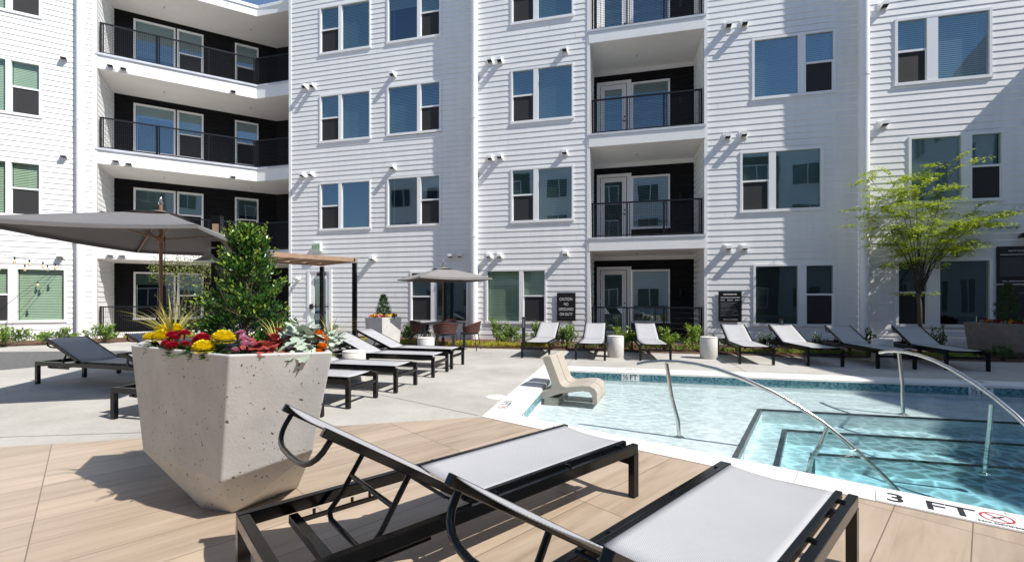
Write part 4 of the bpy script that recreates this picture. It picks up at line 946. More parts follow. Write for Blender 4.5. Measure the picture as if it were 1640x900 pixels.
# ---- umbrellas: rectangular canopy on a wooden pole
def umbrella(label, c, ang, wx, wy, zc, zp, pole_r=.022, m='canopy'):
    t = thing('market_umbrella', label, 'umbrella', (*c, 0), R(ang))
    b = MB(); b.tube([(0, 0, .05), (0, 0, zp-.02)], pole_r, 12); b.build('pole', M['pole_wood'], t)
    b = MB(); b.lathe([(.26, 0), (.26, .045), (.24, .06), (.04, .065), (.04, .30)], (0, 0, 0), 24); b.build('base', M['black'], t)
    b = MB(); b.lathe([(.0, 0), (.028, .0), (.03, .03), (.014, .05), (.018, .075), (.008, .10), (.001, .102)], (0, 0, zp-.01), 12); b.build('finial', M['steel'], t)
    def cor(k, s=1): return ((wx/2*s*(1 if k in (0, 3) else -1)), wy/2*s*(1 if k in (0, 1) else -1))
    # canopy: four panels that sag between the ribs; opening at the top under the vent cap
    b = MB(); nu, nv = 8, 10; s_in = .2
    zr = lambda s: zc + (zp-.09-zc)*(1-s)**1.0
    for k in range(4):
        A, B_ = Vector(cor(k)), Vector(cor((k+1) % 4)); base = len(b.v)
        for i in range(nu+1):
            s = s_in + (1-s_in)*i/nu
            for j in range(nv+1):
                q = j/nv; p = A.lerp(B_, q)*s; sag = .055*4*q*(1-q)*s; pull = 1-.022*4*q*(1-q)*s
                b.pt((p.x*pull, p.y*pull, zr(s)-sag*.5))
        for i in range(nu):
            for j in range(nv): n = base+i*(nv+1)+j; b.idx((n, n+nv+1, n+nv+2, n+1), 0, True)
        rim = [Vector(b.v[base+nu*(nv+1)+j]) for j in range(nv+1)]
        for j in range(nv): b.face([rim[j], rim[j+1], rim[j+1]-Vector((0, 0, .035)), rim[j]-Vector((0, 0, .035))])
    co = b.build('canopy', M[m], t, weld=True)
    b = MB()
    for k in range(4):
        A, B_ = Vector(cor(k)), Vector(cor((k+1) % 4)); base = len(b.v)
        for i in range(5):
            s = .02 + .23*i/4
            for j in range(nv+1):
                q = j/nv; p = A.lerp(B_, q)*s; lift = .055*(4*q*(1-q))*(i/4)**2; b.pt((p.x, p.y, zp - .082 - (zp-zc-.09)*s*.93 + lift*.38))
        for i in range(4):
            for j in range(nv): n = base+i*(nv+1)+j; b.idx((n, n+nv+1, n+nv+2, n+1), 0, True)
    b.build('vent_cap', M[m], t, weld=True)
    hub = zc + .0
    for k in range(4):
        b = MB(); e = Vector(cor(k)); a = Vector((*(e*.03), zr(.03)-.05)); z = Vector((*(e*.985), zc-.025)); b.bar(a, z, .022, .03)
        ro = b.build('rib', M['pole_wood'], t)
        b = MB(); mm = a.lerp(z, .42); b.bar((e.x*.012, e.y*.012, hub+.02), mm - Vector((0, 0, .015)), .016, .018); b.build('strut', M['pole_wood'], ro)
    b = MB(); b.lathe([(.045, 0), (.05, .02), (.05, .06), (.04, .08)], (0, 0, hub-.02), 14); b.lathe([(.05, 0), (.055, .02), (.05, .07)], (0, 0, zp-.16), 14); b.build('hub', M['pole_wood'], t)
    b = MB(); b.tube([(.055, -.02, zc+.1), (.06, -.03, zc-.4), (.045, -.02, 1.0)], .004, 6); b.build('pull_cord', M['rubber'], t)
    return t
umbrella('big dark grey market umbrella over the loungers on the left', (-4.78, 6.12), 14.4, 2.05, 3.15, 2.055, 2.55)
umbrella('smaller pale grey umbrella standing through the dining table', (-1.74, 11.35), 29, 1.8, 1.95, 1.78, 2.16, .018, 'canopy_light')

# ---- dining table and rope chairs
def dining_table():
    t = thing('dining_table', 'dark square table under the pale umbrella', 'table', (-1.70, 11.40, 0), R(-13.8)); w_ = .82; zt = .68
    b = MB(); b.box(-w_/2, w_/2, -w_/2, w_/2, zt-.03, zt); b.build('table_top', M['table'], t, bevel=.005)
    for sx in (-1, 1):
        for sy in (-1, 1): b = MB(); x, y = sx*(w_/2-.03), sy*(w_/2-.03); b.box(x-.028, x+.028, y-.028, y+.028, 0, zt-.03); b.build('leg', M['table'], t)
    return t
dining_table()
def make_chair():
    t = thing('rope_chair', 'x', 'chair'); zs = .43
    b = MB(); b.prism([(.22*math.cos(a)*(1.0 if math.cos(a) < 0 else 1.05), .23*math.sin(a)) for a in [2*math.pi*k/20 for k in range(20)]], zs-.03, zs+.01); b.build('seat', M['table'], t)
    for sx, sy in ((.17, .17), (.17, -.17), (-.17, .17), (-.17, -.17)):
        b = MB(); b.tube([(sx, sy, zs-.02), (sx*1.35, sy*1.25, 0)], .011, 8); b.build('leg', M['table'], t)
    # woven back: upright rope strands between a seat ring and a top hoop open to the front (+x)
    top, low = [], []
    for k in range(25):
        a = R(65 + 230*k/24); f = max(0, -math.cos(a)); top.append(Vector((.27*math.cos(a), .275*math.sin(a), .60 + .11*f))); low.append(Vector((.235*math.cos(a), .24*math.sin(a), zs+.03)))
    b = MB(); b.tube(top, .014, 8); b.tube(low, .010, 8); fo = b.build('back_hoop', M['rope'], t)
    b = MB()
    for k in range(0, 24):
        b.bar(top[k], low[k], .017, .010, (top[k].x, top[k].y, 0)); m1 = top[k].lerp(top[k+1], .5); m2 = low[k].lerp(low[k+1], .5)
        b.bar(m1, m2, .014, .008, (top[k].x, top[k].y, 0))
    for f in (.25, .5, .75): b.tube([low[k].lerp(top[k], f)*1.0 + Vector((0, 0, .0)) for k in range(25)], .009, 6)
    b.build('rope_weave', M['rope'], fo)
    b = MB()
    for k in (0, 24): b.tube([low[k]+Vector((0, 0, -.03)), top[k]], .010, 8)
    b.build('arm_post', M['table'], t)
    return t
ch = make_chair()
for i, (x, y, dg, lb) in enumerate([(-1.60, 10.72, 95, 'brown rope chair nearest the pool, its back to the camera'), (-2.32, 11.42, -14, 'brown rope chair on the left side of the table'), (-1.05, 11.2, 170, 'brown rope chair on the right side of the table'), (-1.72, 12.0, -100, 'brown rope chair on the wall side of the table, mostly hidden by it')]):
    o = ch if i == 0 else dup(ch); o.location = (x, y, 0); o.rotation_euler = (0, 0, R(dg)); o['label'] = lb; o['group'] = 'woven rope chairs round the table'

# ---- pergola
def pergola():
    t = thing('pergola', 'slatted wooden pergola on black posts by the white door', 'pergola', (0, 0, 0)); zt = 2.2
    NR, NL, FR = Vector((-4.06, 11.6)), Vector((-5.56, 10.0)), Vector((-5.45, 12.9)); FL = NL + FR - NR
    for p in (NR, NL, FR, FL): b = MB(); b.box(p.x-.05, p.x+.05, p.y-.05, p.y+.05, 0, zt-.0); b.build('post', M['black'], t)
    b = MB()
    for p, q in ((NR, NL), (FR, FL), (NR, FR), (NL, FL)): d = (q-p).normalized()*.07; b.bar((*(p-d), zt+.075), (*(q+d), zt+.075), .04, .105)
    b.build('beam', M['wood'], t, weld=False)
    b = MB(); rng = random.Random(3); o = (FR-NR).length
    for k in range(1, 19):
        f = k/19; p = NR.lerp(FR, f); q = NL.lerp(FL, f); b.bar((*p, zt+.115 + rng.uniform(-.004, .004)), (*q, zt+.115), .055, .03)
    for k in range(1, 5):
        f = k/5; p = NR.lerp(NL, f); q = FR.lerp(FL, f); b.bar((*p, zt+.06), (*q, zt+.06), .04, .07)
    b.build('roof_slats', M['wood'], t)
pergola()
# ---- tall black lamp post with a wide shade, and the cables with bulbs
def lamp_post():
    t = thing('lamp_post', 'square black post with a wood inset and a cone lamp shade behind the holly', 'lamp post', (-4.75, 7.25, 0), R(10))
    b = MB(); b.box(-.065, .065, -.065, .065, 0, 2.60); b.build('post', M['black'], t); b = MB(); b.box(-.045, .045, -.075, -.0655, 2.26, 2.46); b.build('wood_inset', M['wood'], t)
    b = MB(); b.lathe([(.20, 0), (.195, .012), (.09, .07), (.05, .12), (.02, .16)], (-.02, -.25, 1.84), 20); b.tube([(-.02, -.25, 2.0), (-.02, -.24, 2.06), (-.0, -.06, 2.08)], .012, 8); b.build('lamp_shade', M['cap'], t)
lamp_post()
def string_lights(label, p, q, sag, n, wire_r=.006):
    t = thing('string_lights', label, 'string lights', p); P, Q = Vector(p), Vector(q)
    f = lambda u: (Q-P)*u - Vector((0, 0, sag*4*u*(1-u)))
    b = MB(); b.tube([f(k/24) for k in range(25)], wire_r, 6); b.build('cable', M['rubber'], t)
    for k in range(n):
        o = f((k+.6)/n); b = MB(); b.tube([o, o-Vector((0, 0, .07))], .018, 8); so = b.build('socket', M['rubber'], t)
        b = MB(); b.lathe([(.012, 0), (.03, -.035), (.034, -.075), (.022, -.11), (.004, -.118)], o-Vector((0, 0, .065)), 10); b.build('bulb', M['bulb'], so)
w1 = LWT(-.8, -.03, 2.35); w1 = (FA.x + w1[0]*_c + w1[1]*_s, FA.y - w1[0]*_s + w1[1]*_c, w1[2])
string_lights('cable with clear bulbs hanging higher, left edge, against the white siding', w1, (-12.2, 9.0, 2.75), .12, 9)
string_lights('lower cable with clear bulbs at the left edge under the umbrella', (w1[0]-.1, w1[1]+.02, w1[2]-.02), (-12.4, 7.4, 2.05), .05, 8)
string_lights('slack cable running down across the green blind window', (w1[0], w1[1]-.02, w1[2]), lwp(-2.6, -.04) + (.45,), -.05, 2, .004)

# ---- path lights
def bollard(loc, rz, label):
    t = thing('path_light', label, 'path light', (*loc, 0), rz)
    b = MB(); b.box(-.04, .04, -.03, .03, 0, .52); b.box(-.04, .04, -.03, .03, .76, .80); b.box(-.04, -.024, -.03, .03, .52, .76); b.box(.024, .04, -.03, .03, .52, .76); b.build('post', M['bollard'], t)
    b = MB(); b.box(-.024, .024, -.008, .004, .52, .76); b.build('lens', M['tile_white'], t)
bollard((.305, 11.75), R(-13.8), 'slim bronze path light left of the first wall lounger'); bollard((6.45, 10.75), R(-13.8), 'slim dark path light behind the half shaded lounger')

# ---- signs (on the wall: facade frame)
def on_wall(a, b, z): p = FA + FU*a - FN*b; return (p.x, p.y, z)
def wall_sign(label, a0, a1, b, z0, z1):
    t = thing('wall_sign', label, 'sign', on_wall((a0+a1)/2, b, (z0+z1)/2), R(-13.8)); w_, h_ = a1-a0, z1-z0
    m_ = MB(); m_.box(-w_/2, w_/2, -.018, .0, -h_/2, h_/2); m_.build('panel', M['sign'], t); return t, w_, h_
def txt(t, body, size, x, z, m='letter', sx=1, bold=0, line=1.0, y=-.0195):
    o = text_mesh(body, size, M[m], 'lettering', t, sx, .0008, 1.0, line, bold); o.location = (x, y, z); o.rotation_euler = (R(90), 0, 0); return o
t, w_, h_ = wall_sign('black sign with white capitals warning that no lifeguard is on duty', 1.40, 1.96, -.03, .62, 1.46)
for k, s in enumerate(('CAUTION:', 'NO', 'LIFEGUARD', 'ON DUTY')): txt(t, s, .122, 0, .225 - .15*k, sx=.70, bold=.0005)
m_ = MB(); m_.box(-.2, .2, -.0195, -.018, -.345, -.342); m_.build('rule_line', M['grey_letter'], t)
def fine_print(t, rows, m='grey_letter'):
    m_ = MB(); rng = random.Random(5)
    for x0, x1, z, h in rows:
        x = x0
        while x < x1:
            l = rng.uniform(.012, .04); m_.box(x, min(x+l, x1), -.0192, -.018, z-h/2, z+h/2); x += l+.007
    m_.build('fine_print', M[m], t)
t, w_, h_ = wall_sign('black rules sign full of fine print, over the sunlit lounger', 5.90, 6.49, -.03, .65, 1.48)
fine_print(t, [(-.17, .17, .335, .03), (-.24, .25, .245, .02), (-.24, -.13, .175, .02), (-.07, .07, .175, .02), (.13, .25, .175, .02), (-.17, .19, -.36, .014)], 'letter')
fine_print(t, [(-.24, .18, .105, .008), (-.24, .20, .085, .008), (-.24, .09, .05, .008), (-.24, .0, .03, .008), (-.24, .15, .0, .008), (-.24, -.03, -.02, .008), (-.24, .14, -.07, .008), (-.24, .17, -.10, .008), (-.24, .19, -.135, .008), (-.24, .1, -.185, .008), (-.24, .21, -.235, .008), (-.24, -.1, -.255, .008)])
t, w_, h_ = wall_sign('black fire pit rules sign at the right edge above a second dark panel', 12.03, 12.78, -.25, 1.64, 2.52)
txt(t, 'FIRE PIT RULES', .058, 0, .33, sx=.8); fine_print(t, [(-.31, .31, .245, .016), (-.27, .27, -.39, .016)], 'letter')
fine_print(t, [(-.31, .29 - .05*(k % 3), .15-.045*k, .009) for k in range(10)])
t, w_, h_ = wall_sign('second dark panel directly below the fire pit sign', 12.03, 12.78, -.25, .62, 1.60); fine_print(t, [(.05, .2, .3, .012), (-.3, -.1, .32, .01)])
t = thing('exit_sign', 'small pale green EXIT sign above the white door', 'exit sign', on_wall(-7.02, .05, 3.075), R(-13.8))
m_ = MB(); m_.box(-.17, .17, -.02, .10, -.135, .135); m_.build('housing', M['trim'], t); m_ = MB(); m_.box(-.15, .15, -.024, -.0205, -.115, .115); m_.build('face', M['exit_green'], t)
o = text_mesh('EXIT', .17, M['exit_dark'], 'lettering', t, .85, .0008); o.location = (0, -.0255, 0); o.rotation_euler = (R(90), 0, 0)
t = thing('wall_lamp', 'black half dome lamp on the siding above the fire pit sign', 'wall lamp', on_wall(12.55, -.235, 2.70), R(-13.8))
m_ = MB(); m_.lathe([(.20, 0), (.195, .04), (.16, .09), (.09, .13), (.02, .145)], (0, 0, 0), 24)
m_.v = [(x, y-.0 if True else y, z) for x, y, z in m_.v]; m_.build('dome', M['sign'], t)
m_ = MB(); m_.box(-.05, .05, .0, .33, .02, .12); m_.v = [(x, y*.0 + (y if y < .21 else .21), z) for x, y, z in m_.v]; m_.build('bracket', M['sign'], t)
for c_ in kids(t): c_.location.y -= .21

# ---- pool depth markers (flat tiles on the coping and on the waterline)
def marker(label, loc, rot, parts, w_, h_):
    t = thing('depth_marker', label, 'depth marker', loc); t.rotation_euler = rot
    m_ = MB(); m_.box(-w_/2, w_/2, -h_/2, h_/2, 0, .004); m_.build('tile', M['tile_white'], t); return t
def lay(t, body, size, x, y, m='ink', sx=1, bold=0):
    o = text_mesh(body, size, M[m], 'lettering', t, sx, .0006, 1, 1, bold); o.location = (x, y, .0048); return o
def no_dive(t, x, y, r, word=True):
    m_ = MB(); n = 40
    for k in range(n):
        a, c = 2*math.pi*k/n, 2*math.pi*(k+1)/n
        m_.face([(x+r*math.cos(a), y+r*math.sin(a), .0052), (x+r*math.cos(c), y+r*math.sin(c), .0052), (x+.84*r*math.cos(c), y+.84*r*math.sin(c), .0052), (x+.84*r*math.cos(a), y+.84*r*math.sin(a), .0052)][::-1])
    m_.bar((x-.62*r, y+.62*r, .0055), (x+.62*r, y-.62*r, .0055), .14*r, .0006); m_.build('ban_ring', M['red'], t)
    m_ = MB(); m_.bar((x-.35*r, y-.3*r, .0048), (x+.25*r, y+.25*r, .0048), .18*r, .0004); m_.bar((x-.05*r, y+.0, .0048), (x-.25*r, y+.3*r, .0048), .1*r, .0004); m_.lathe([(.13*r, 0), (.13*r, .0004)], (x+.35*r, y+.38*r, .0046), 12); m_.build('diver_figure', M['ink'], t)
na = math.atan2(ND[1], ND[0])
def near_pt(s, off): return (PA[0] + ND[0]*s - .616*off, PA[1] + ND[1]*s - .788*off)
t = marker('3 FT depth tiles with a red no diving circle on the near coping', (*near_pt(3.33, .185), .0105), (0, 0, na), None, .62, .20)
lay(t, '3', .20, -.215, .0, bold=.003); lay(t, 'FT', .20, .03, .0, sx=1.05, bold=.003); no_dive(t, .225, .025, .072); lay(t, 'NO DIVING', .034, .225, -.072, bold=.0008)
fa_ = math.atan2(-_s, _c)
def far_pt(u): d = Vector((_c, -_s)); return Vector(PB) + d*u
for u, lb in ((1.25, 'half foot depth tile on the far waterline, left, by the first handrail'), (6.25, 'half foot depth tile on the far waterline, right, in shade')):
    p = far_pt(u); t = marker(lb, (p.x - _s*.004, p.y - _c*.004, -.10), (R(90), 0, fa_), None, .30, .12); lay(t, '½', .12, -.08, 0, bold=.002); lay(t, 'FT', .12, .05, 0, bold=.002)
    p = far_pt(u) + Vector((_s, _c))*.17; t = marker(lb.replace('on the far waterline', 'flat on the far coping'), (p.x, p.y, .0105), (0, 0, fa_ + math.pi), None, .34, .15); lay(t, '½ FT', .10, -.04, 0, bold=.001)
d = (Vector(PB) - Vector(PA)).normalized(); p = Vector(PA) + d*.42 + Vector((-d.y, d.x))*.235
t = marker('half foot depth tiles with a red no diving circle on the left coping', (p.x, p.y, .0105), (0, 0, math.atan2(d.y, d.x) + math.pi), None, .46, .17); lay(t, '½', .15, -.16, 0); lay(t, 'FT', .15, -.02, 0, bold=.002); no_dive(t, .15, .015, .06)
p = Vector(PA) + d*.2; t = marker('half foot depth tile on the left waterline at the pool corner', (p.x - d.y*-.004, p.y - d.x*.004, -.10), (R(90), 0, math.atan2(d.y, d.x)), None, .30, .12); lay(t, '½ FT', .12, 0, 0, bold=.002)
t = thing('skimmer_lid', 'round white skimmer lid set in the concrete by the pool', 'lid', (-.22, 5.78, 0)); b = MB(); b.lathe([(.125, 0), (.125, .006), (.115, .009), (.0, .009)], (0, 0, 0), 28); b.build('cover', M['lid'], t)
b = MB(); b.lathe([(.012, .009), (.012, .011)], (0, 0, 0), 10); b.build('screw', M['cap'], t)
# ================================================================ PLANTS
def leaf(b, p, d, up, L, W, mi=0, fold=.25, tipw=.0):
    """a pointed leaf of two folded halves, from p along d"""
    d = d.normalized(); a = d.cross(up); a = a.normalized() if a.length > 1e-4 else d.orthogonal().normalized(); n = a.cross(d)
    i = [b.pt(p), b.pt(p + d*L*.45 + a*W/2 + n*W*fold), b.pt(p + d*L), b.pt(p + d*L*.45 - a*W/2 + n*W*fold), b.pt(p + d*L*.5)]
    b.idx((i[0], i[1], i[2], i[4]), mi); b.idx((i[0], i[4], i[2], i[3]), mi)
def rdir(rng):
    while True:
        v = Vector((rng.uniform(-1, 1), rng.uniform(-1, 1), rng.uniform(-1, 1)))
        if .05 < v.length < 1: return v.normalized()
def leaf_cloud(rng, b, n, shape, L, W, mats_w, out=.6, up=.3):
    """n leaves; shape() gives a point and its outward direction"""
    for k in range(n):
        p, o, tip = shape(); d = (o*out + rdir(rng)*.75 + Vector((0, 0, up))).normalized(); s = rng.uniform(.7, 1.25)
        mi = 1 if (tip and len(mats_w) > 1) else 0
        leaf(b, p, d, (o + rdir(rng)*.5).normalized(), L*s, W*s, mi)
def twigs(b, rng, base, tips, r):
    for t in tips:
        m1 = Vector(base).lerp(t, .5) + rdir(rng)*(t-Vector(base)).length*.08; b.tube([base, m1, t], r, 5, 0, True, r*.3)
def shrub(label, loc, rx, rz, n, L, W, mats, group, seed, name='shrub', lift=.05):
    rng = random.Random(seed); t = thing(name, label, 'shrub', (*loc, .01), 0, group)
    sub = []
    for k in range(13):
        a = rng.uniform(0, 2*math.pi); e = rng.uniform(.15, 1.35); q = rng.uniform(.75, 1.05); sub.append(Vector((math.cos(a)*math.cos(e)*rx*q, math.sin(a)*math.cos(e)*rx*q, lift + rz*(.25 + .75*math.sin(e))*q)))
    b = MB(); twigs(b, rng, Vector((0, 0, 0)), sub, .012); b.build('stems', M['stem'], t)
    def sh():
        s = rng.choice(sub); f = rng.uniform(.35, 1.08)**.7; p = s*f + rdir(rng)*rx*.20*(1.15-f*.5); p.z = max(p.z, .02); return p, (s.normalized()+Vector((0, 0, .3))).normalized(), f > .93
    b = MB(); leaf_cloud(rng, b, n, sh, L, W, mats); b.build('foliage', [M[m] for m in mats], t); return t
GS = 'shrubs along the foot of the apartment walls'
for i, (x, y, rx, rz, lb) in enumerate([
        (-13.55, 11.95, .48, .42, 'spreading shrub at the far left under the green blind window'), (-12.75, 12.6, .40, .34, 'low shrub between the green window and the downspout'), (-11.75, 12.95, .42, .38, 'shrub in front of the left patio railing corner'),
        (-2.75, 12.7, .42, .45, 'shrub left of the dining table, right of the small planter'), (-.42, 12.75, .42, .52, 'taller leafy shrub right of the white downspout'), (.0, 12.3, .36, .38, 'round shrub left of the path light'),
        (.72, 12.15, .22, .5, 'narrow shrub just behind the first wall lounger'), (1.42, 11.6, .42, .42, 'wide yellow green shrub between the first two wall loungers')]):
    shrub(lb, (x, y), rx*1.1, rz*1.15, 800, .072, .034, ['shrub', 'shrub_bright'], GS, 20+i)
GB = 'bright green shrubs before the ground floor patio'
for i, (x, y, rx, rz, lb) in enumerate([(2.72, 11.2, .34, .50, 'bright green shrub right of the drum table, before the balcony door'), (3.72, 11.0, .32, .44, 'bright green shrub right of the third wall lounger'), (4.42, 10.9, .40, .55, 'biggest bright green shrub at the right end of the patio'), (2.05, 11.55, .2, .42, 'slim bright shrub behind the second wall lounger')]):
    shrub(lb, (x, y), rx, rz, 420, .095, .048, ['shrub_bright', 'shrub_bright'], GB, 50+i)
GD = 'dark shrubs in the shaded bed on the right'
for i, (x, y, rx, rz, lb) in enumerate([(7.75, 9.75, .16, .55, 'thin dark plant rising behind the shaded drum table'), (9.35, 9.85, .22, .62, 'upright dark shrub right of the tree trunk'), (10.0, 9.15, .22, .26, 'low dark shrub at the foot of the shaded planter'), (5.95, 10.5, .25, .42, 'thin dark shrub left of the half shaded lounger'), (7.0, 10.3, .25, .36, 'thin dark shrub behind the shaded lounger')]):
    shrub(lb, (x, y), rx, rz, 240, .07, .026, ['conifer', 'shrub'], GD, 70+i)
# yellow ground cover: a strip nobody could count
def cover(name, pts, wd, n, mats, seed, h=.19, L=.09):
    rng = random.Random(seed); b = MB()
    segs = [(Vector(p), Vector(q)) for p, q in zip(pts, pts[1:])]; tot = sum((q-p).length for p, q in segs)
    for k in range(n):
        f = rng.uniform(0, tot)
        for p, q in segs:
            l = (q-p).length
            if f <= l: break
            f -= l
        c = p.lerp(q, f/l) + (q-p).normalized().orthogonal()*rng.gauss(0, wd*.35); clump = .55+.45*math.sin(c.x*5.1+1)*math.sin(c.y*3+c.x*2.3)
        o = Vector((rng.gauss(0, .4), rng.gauss(0, .4), 1)).normalized(); hh = h*rng.uniform(.2, 1)*(.5+.7*max(0, clump))
        leaf(b, Vector((c.x, c.y, .012+hh*.5)), o, rdir(rng), L*rng.uniform(.5, 1), .022, 0 if rng.random() < .8 else 1)
    o = b.build(name, [M[m] for m in mats]); tag(o, None, None, None, 'stuff'); return o
cover('yellow_ground_cover', [fw(-5.2, 1.2), fw(-3.6, 2.2), fw(-1.4, 2.25), fw(-.1, 2.1), fw(1.6, 2.0)], .34, 7500, ['yellow_cover', 'lime'], 1)
cover('yellow_ground_cover', [lwp(.9, -1.0), lwp(3.8, -1.2)], .3, 2600, ['yellow_cover', 'lime'], 2)
cover('green_ground_cover', [fw(1.8, 2.0), fw(5.5, 2.0)], .22, 900, ['lime', 'vine'], 3, .2, .12)
cover('shaded_ground_cover', [fw(5.5, 2.0), fw(10.5, 2.0)], .3, 2200, ['lime', 'yellow_cover'], 4, .13)
cover('bed_wisps', [lwp(-5, -1.1), lwp(.6, -1.2)], .5, 260, ['vine', 'grass_blade'], 5, .25, .14)

# young tree: vase of thin limbs, flat sprays of small leaves in separate tiers
def tree():
    rng = random.Random(12); t = thing('young_tree', 'young yellow green tree with a vase of thin limbs in the bed on the right', 'tree', (9.72, 10.72, 0)); tr = MB(); lm = MB(); lf = MB()
    fork = Vector((-.03, 0, 1.40)); tr.tube([(0, 0, 0), (.02, .01, .6), (.0, 0, 1.1), fork], .05, 10, 0, True, .040)
    limbs = [(-1.28, .1, 4.05), (-.9, -.35, 3.7), (-.6, .4, 4.2), (-1.0, .25, 3.0), (-1.3, -.2, 3.45), (-.25, -.1, 3.5), (.3, .2, 4.1), (.72, -.25, 4.45), (.62, .3, 3.55), (1.35, -.1, 3.40), (2.15, .15, 3.38), (1.7, .35, 3.0), (.95, -.35, 2.95), (.4, -.4, 2.8), (-.45, -.4, 2.75), (1.2, .1, 2.55), (-.9, -.1, 2.5)]
    def spray(c, d, n, rad):
        d = Vector((d.x, d.y, d.z*.3)).normalized(); sd_ = Vector((-d.y, d.x, 0)); nrm = (Vector((0, 0, 1)) + rdir(rng)*.22).normalized()
        for k in range(n):
            u, v = rng.gauss(0, .55), rng.gauss(0, .32); p = c + d*u*rad + sd_*v*rad + nrm*rng.gauss(0, .022)
            p.z -= .12*rad*(u*u + v*v)
            q = (d*rng.uniform(.1, 1) + sd_*rng.uniform(-1, 1) + Vector((0, 0, rng.uniform(-.5, .1)))).normalized(); leaf(lf, p, q, nrm + rdir(rng)*.45, rng.uniform(.048, .082), rng.uniform(.032, .048), 0, .1)
    for k, L in enumerate(limbs):
        e = Vector(L); e.x += .16 if e.x < -.5 else .06; e.z += .10 + .16*max(0, 1-abs(e.x)/1.6); d = e - fork; m1 = fork + Vector((d.x*.22, d.y*.25, d.z*.40)); m2 = fork + Vector((d.x*.58, d.y*.6, d.z*.76))
        pts = [fork + Vector((0, 0, -.05*(k % 4))), m1, m2, e]; lm.tube(pts, .0125, 6, 0, True, .003)
        for j in range(8):
            f = rng.uniform(.36, .98); i = min(int(f*3), 2); p = Vector(pts[i]).lerp(Vector(pts[i+1]), f*3-i)
            q = p + Vector((rng.uniform(-.42, .42) + d.x*.14, rng.uniform(-.4, .4), rng.uniform(.0, .16))); lm.tube([p, p.lerp(q, .5)+Vector((0, 0, .03)), q], .005, 4, 0, True, .0018)
            spray(q, q-p, rng.randint(48, 80), rng.uniform(.17, .28)); spray(p.lerp(q, .5), q-p, 16, .15)
        spray(e, e-m2, 60, .25); spray(m2.lerp(e, .6), e-m2, 34, .2)
    for k in range(5):
        a = rng.uniform(0, 6.28); p = fork + Vector((0, 0, -.1)); q = p + Vector((.38*math.cos(a), .3*math.sin(a), .10)); lm.tube([p, q], .005, 4, 0, True, .002); spray(q, q-p, 24, .13)
    to = tr.build('trunk', M['bark'], t); lm.build('limbs', M['limb'], to); lf.build('crown', M['maple'], t)
tree()
# vine on a wire frame beside the pergola
def vine():
    rng = random.Random(9); t = thing('climbing_vine', 'thin twining vine with pale leaves left of the holly', 'vine', (-6.3, 8.9, 0), R(25)); st = MB(); lf = MB(); ps = []
    for k in range(26):
        x = rng.uniform(-.55, .62); pts = [Vector((x*.8+rng.uniform(-.1, .1), rng.uniform(-.06, .06), 0))]
        for j in range(1, 10): pts.append(Vector((pts[-1].x + rng.gauss(0, .05), rng.uniform(-.08, .08), 2.02*j/9)))
        st.tube(pts, .007, 5, 0, True, .003); ps += pts[3:]
    for k in range(4): st.tube([(-.62, 0, 1.6+.13*k), (.62, rng.uniform(-.05, .05), 1.58+.13*k)], .006, 5)
    for k in range(1500):
        if rng.random() < .62: c = Vector((rng.uniform(-.68, .66), rng.gauss(0, .08), rng.gauss(1.86, .13)))
        else: c = rng.choice(ps) + Vector((rng.gauss(0, .06), rng.gauss(0, .06), rng.gauss(0, .06)))
        leaf(lf, c, rdir(rng)+Vector((0, 0, .2)), rdir(rng), rng.uniform(.03, .06), .022)
    for k in range(16):
        x = rng.uniform(-.6, .6); st.tube([(x, 0, 1.9), (x+rng.uniform(-.08, .08), 0, 2.08), (x+rng.uniform(-.14, .14), 0, 2.2)], .003, 4)
    st.build('stems', M['stem'], t); lf.build('foliage', M['vine'], t)
vine()

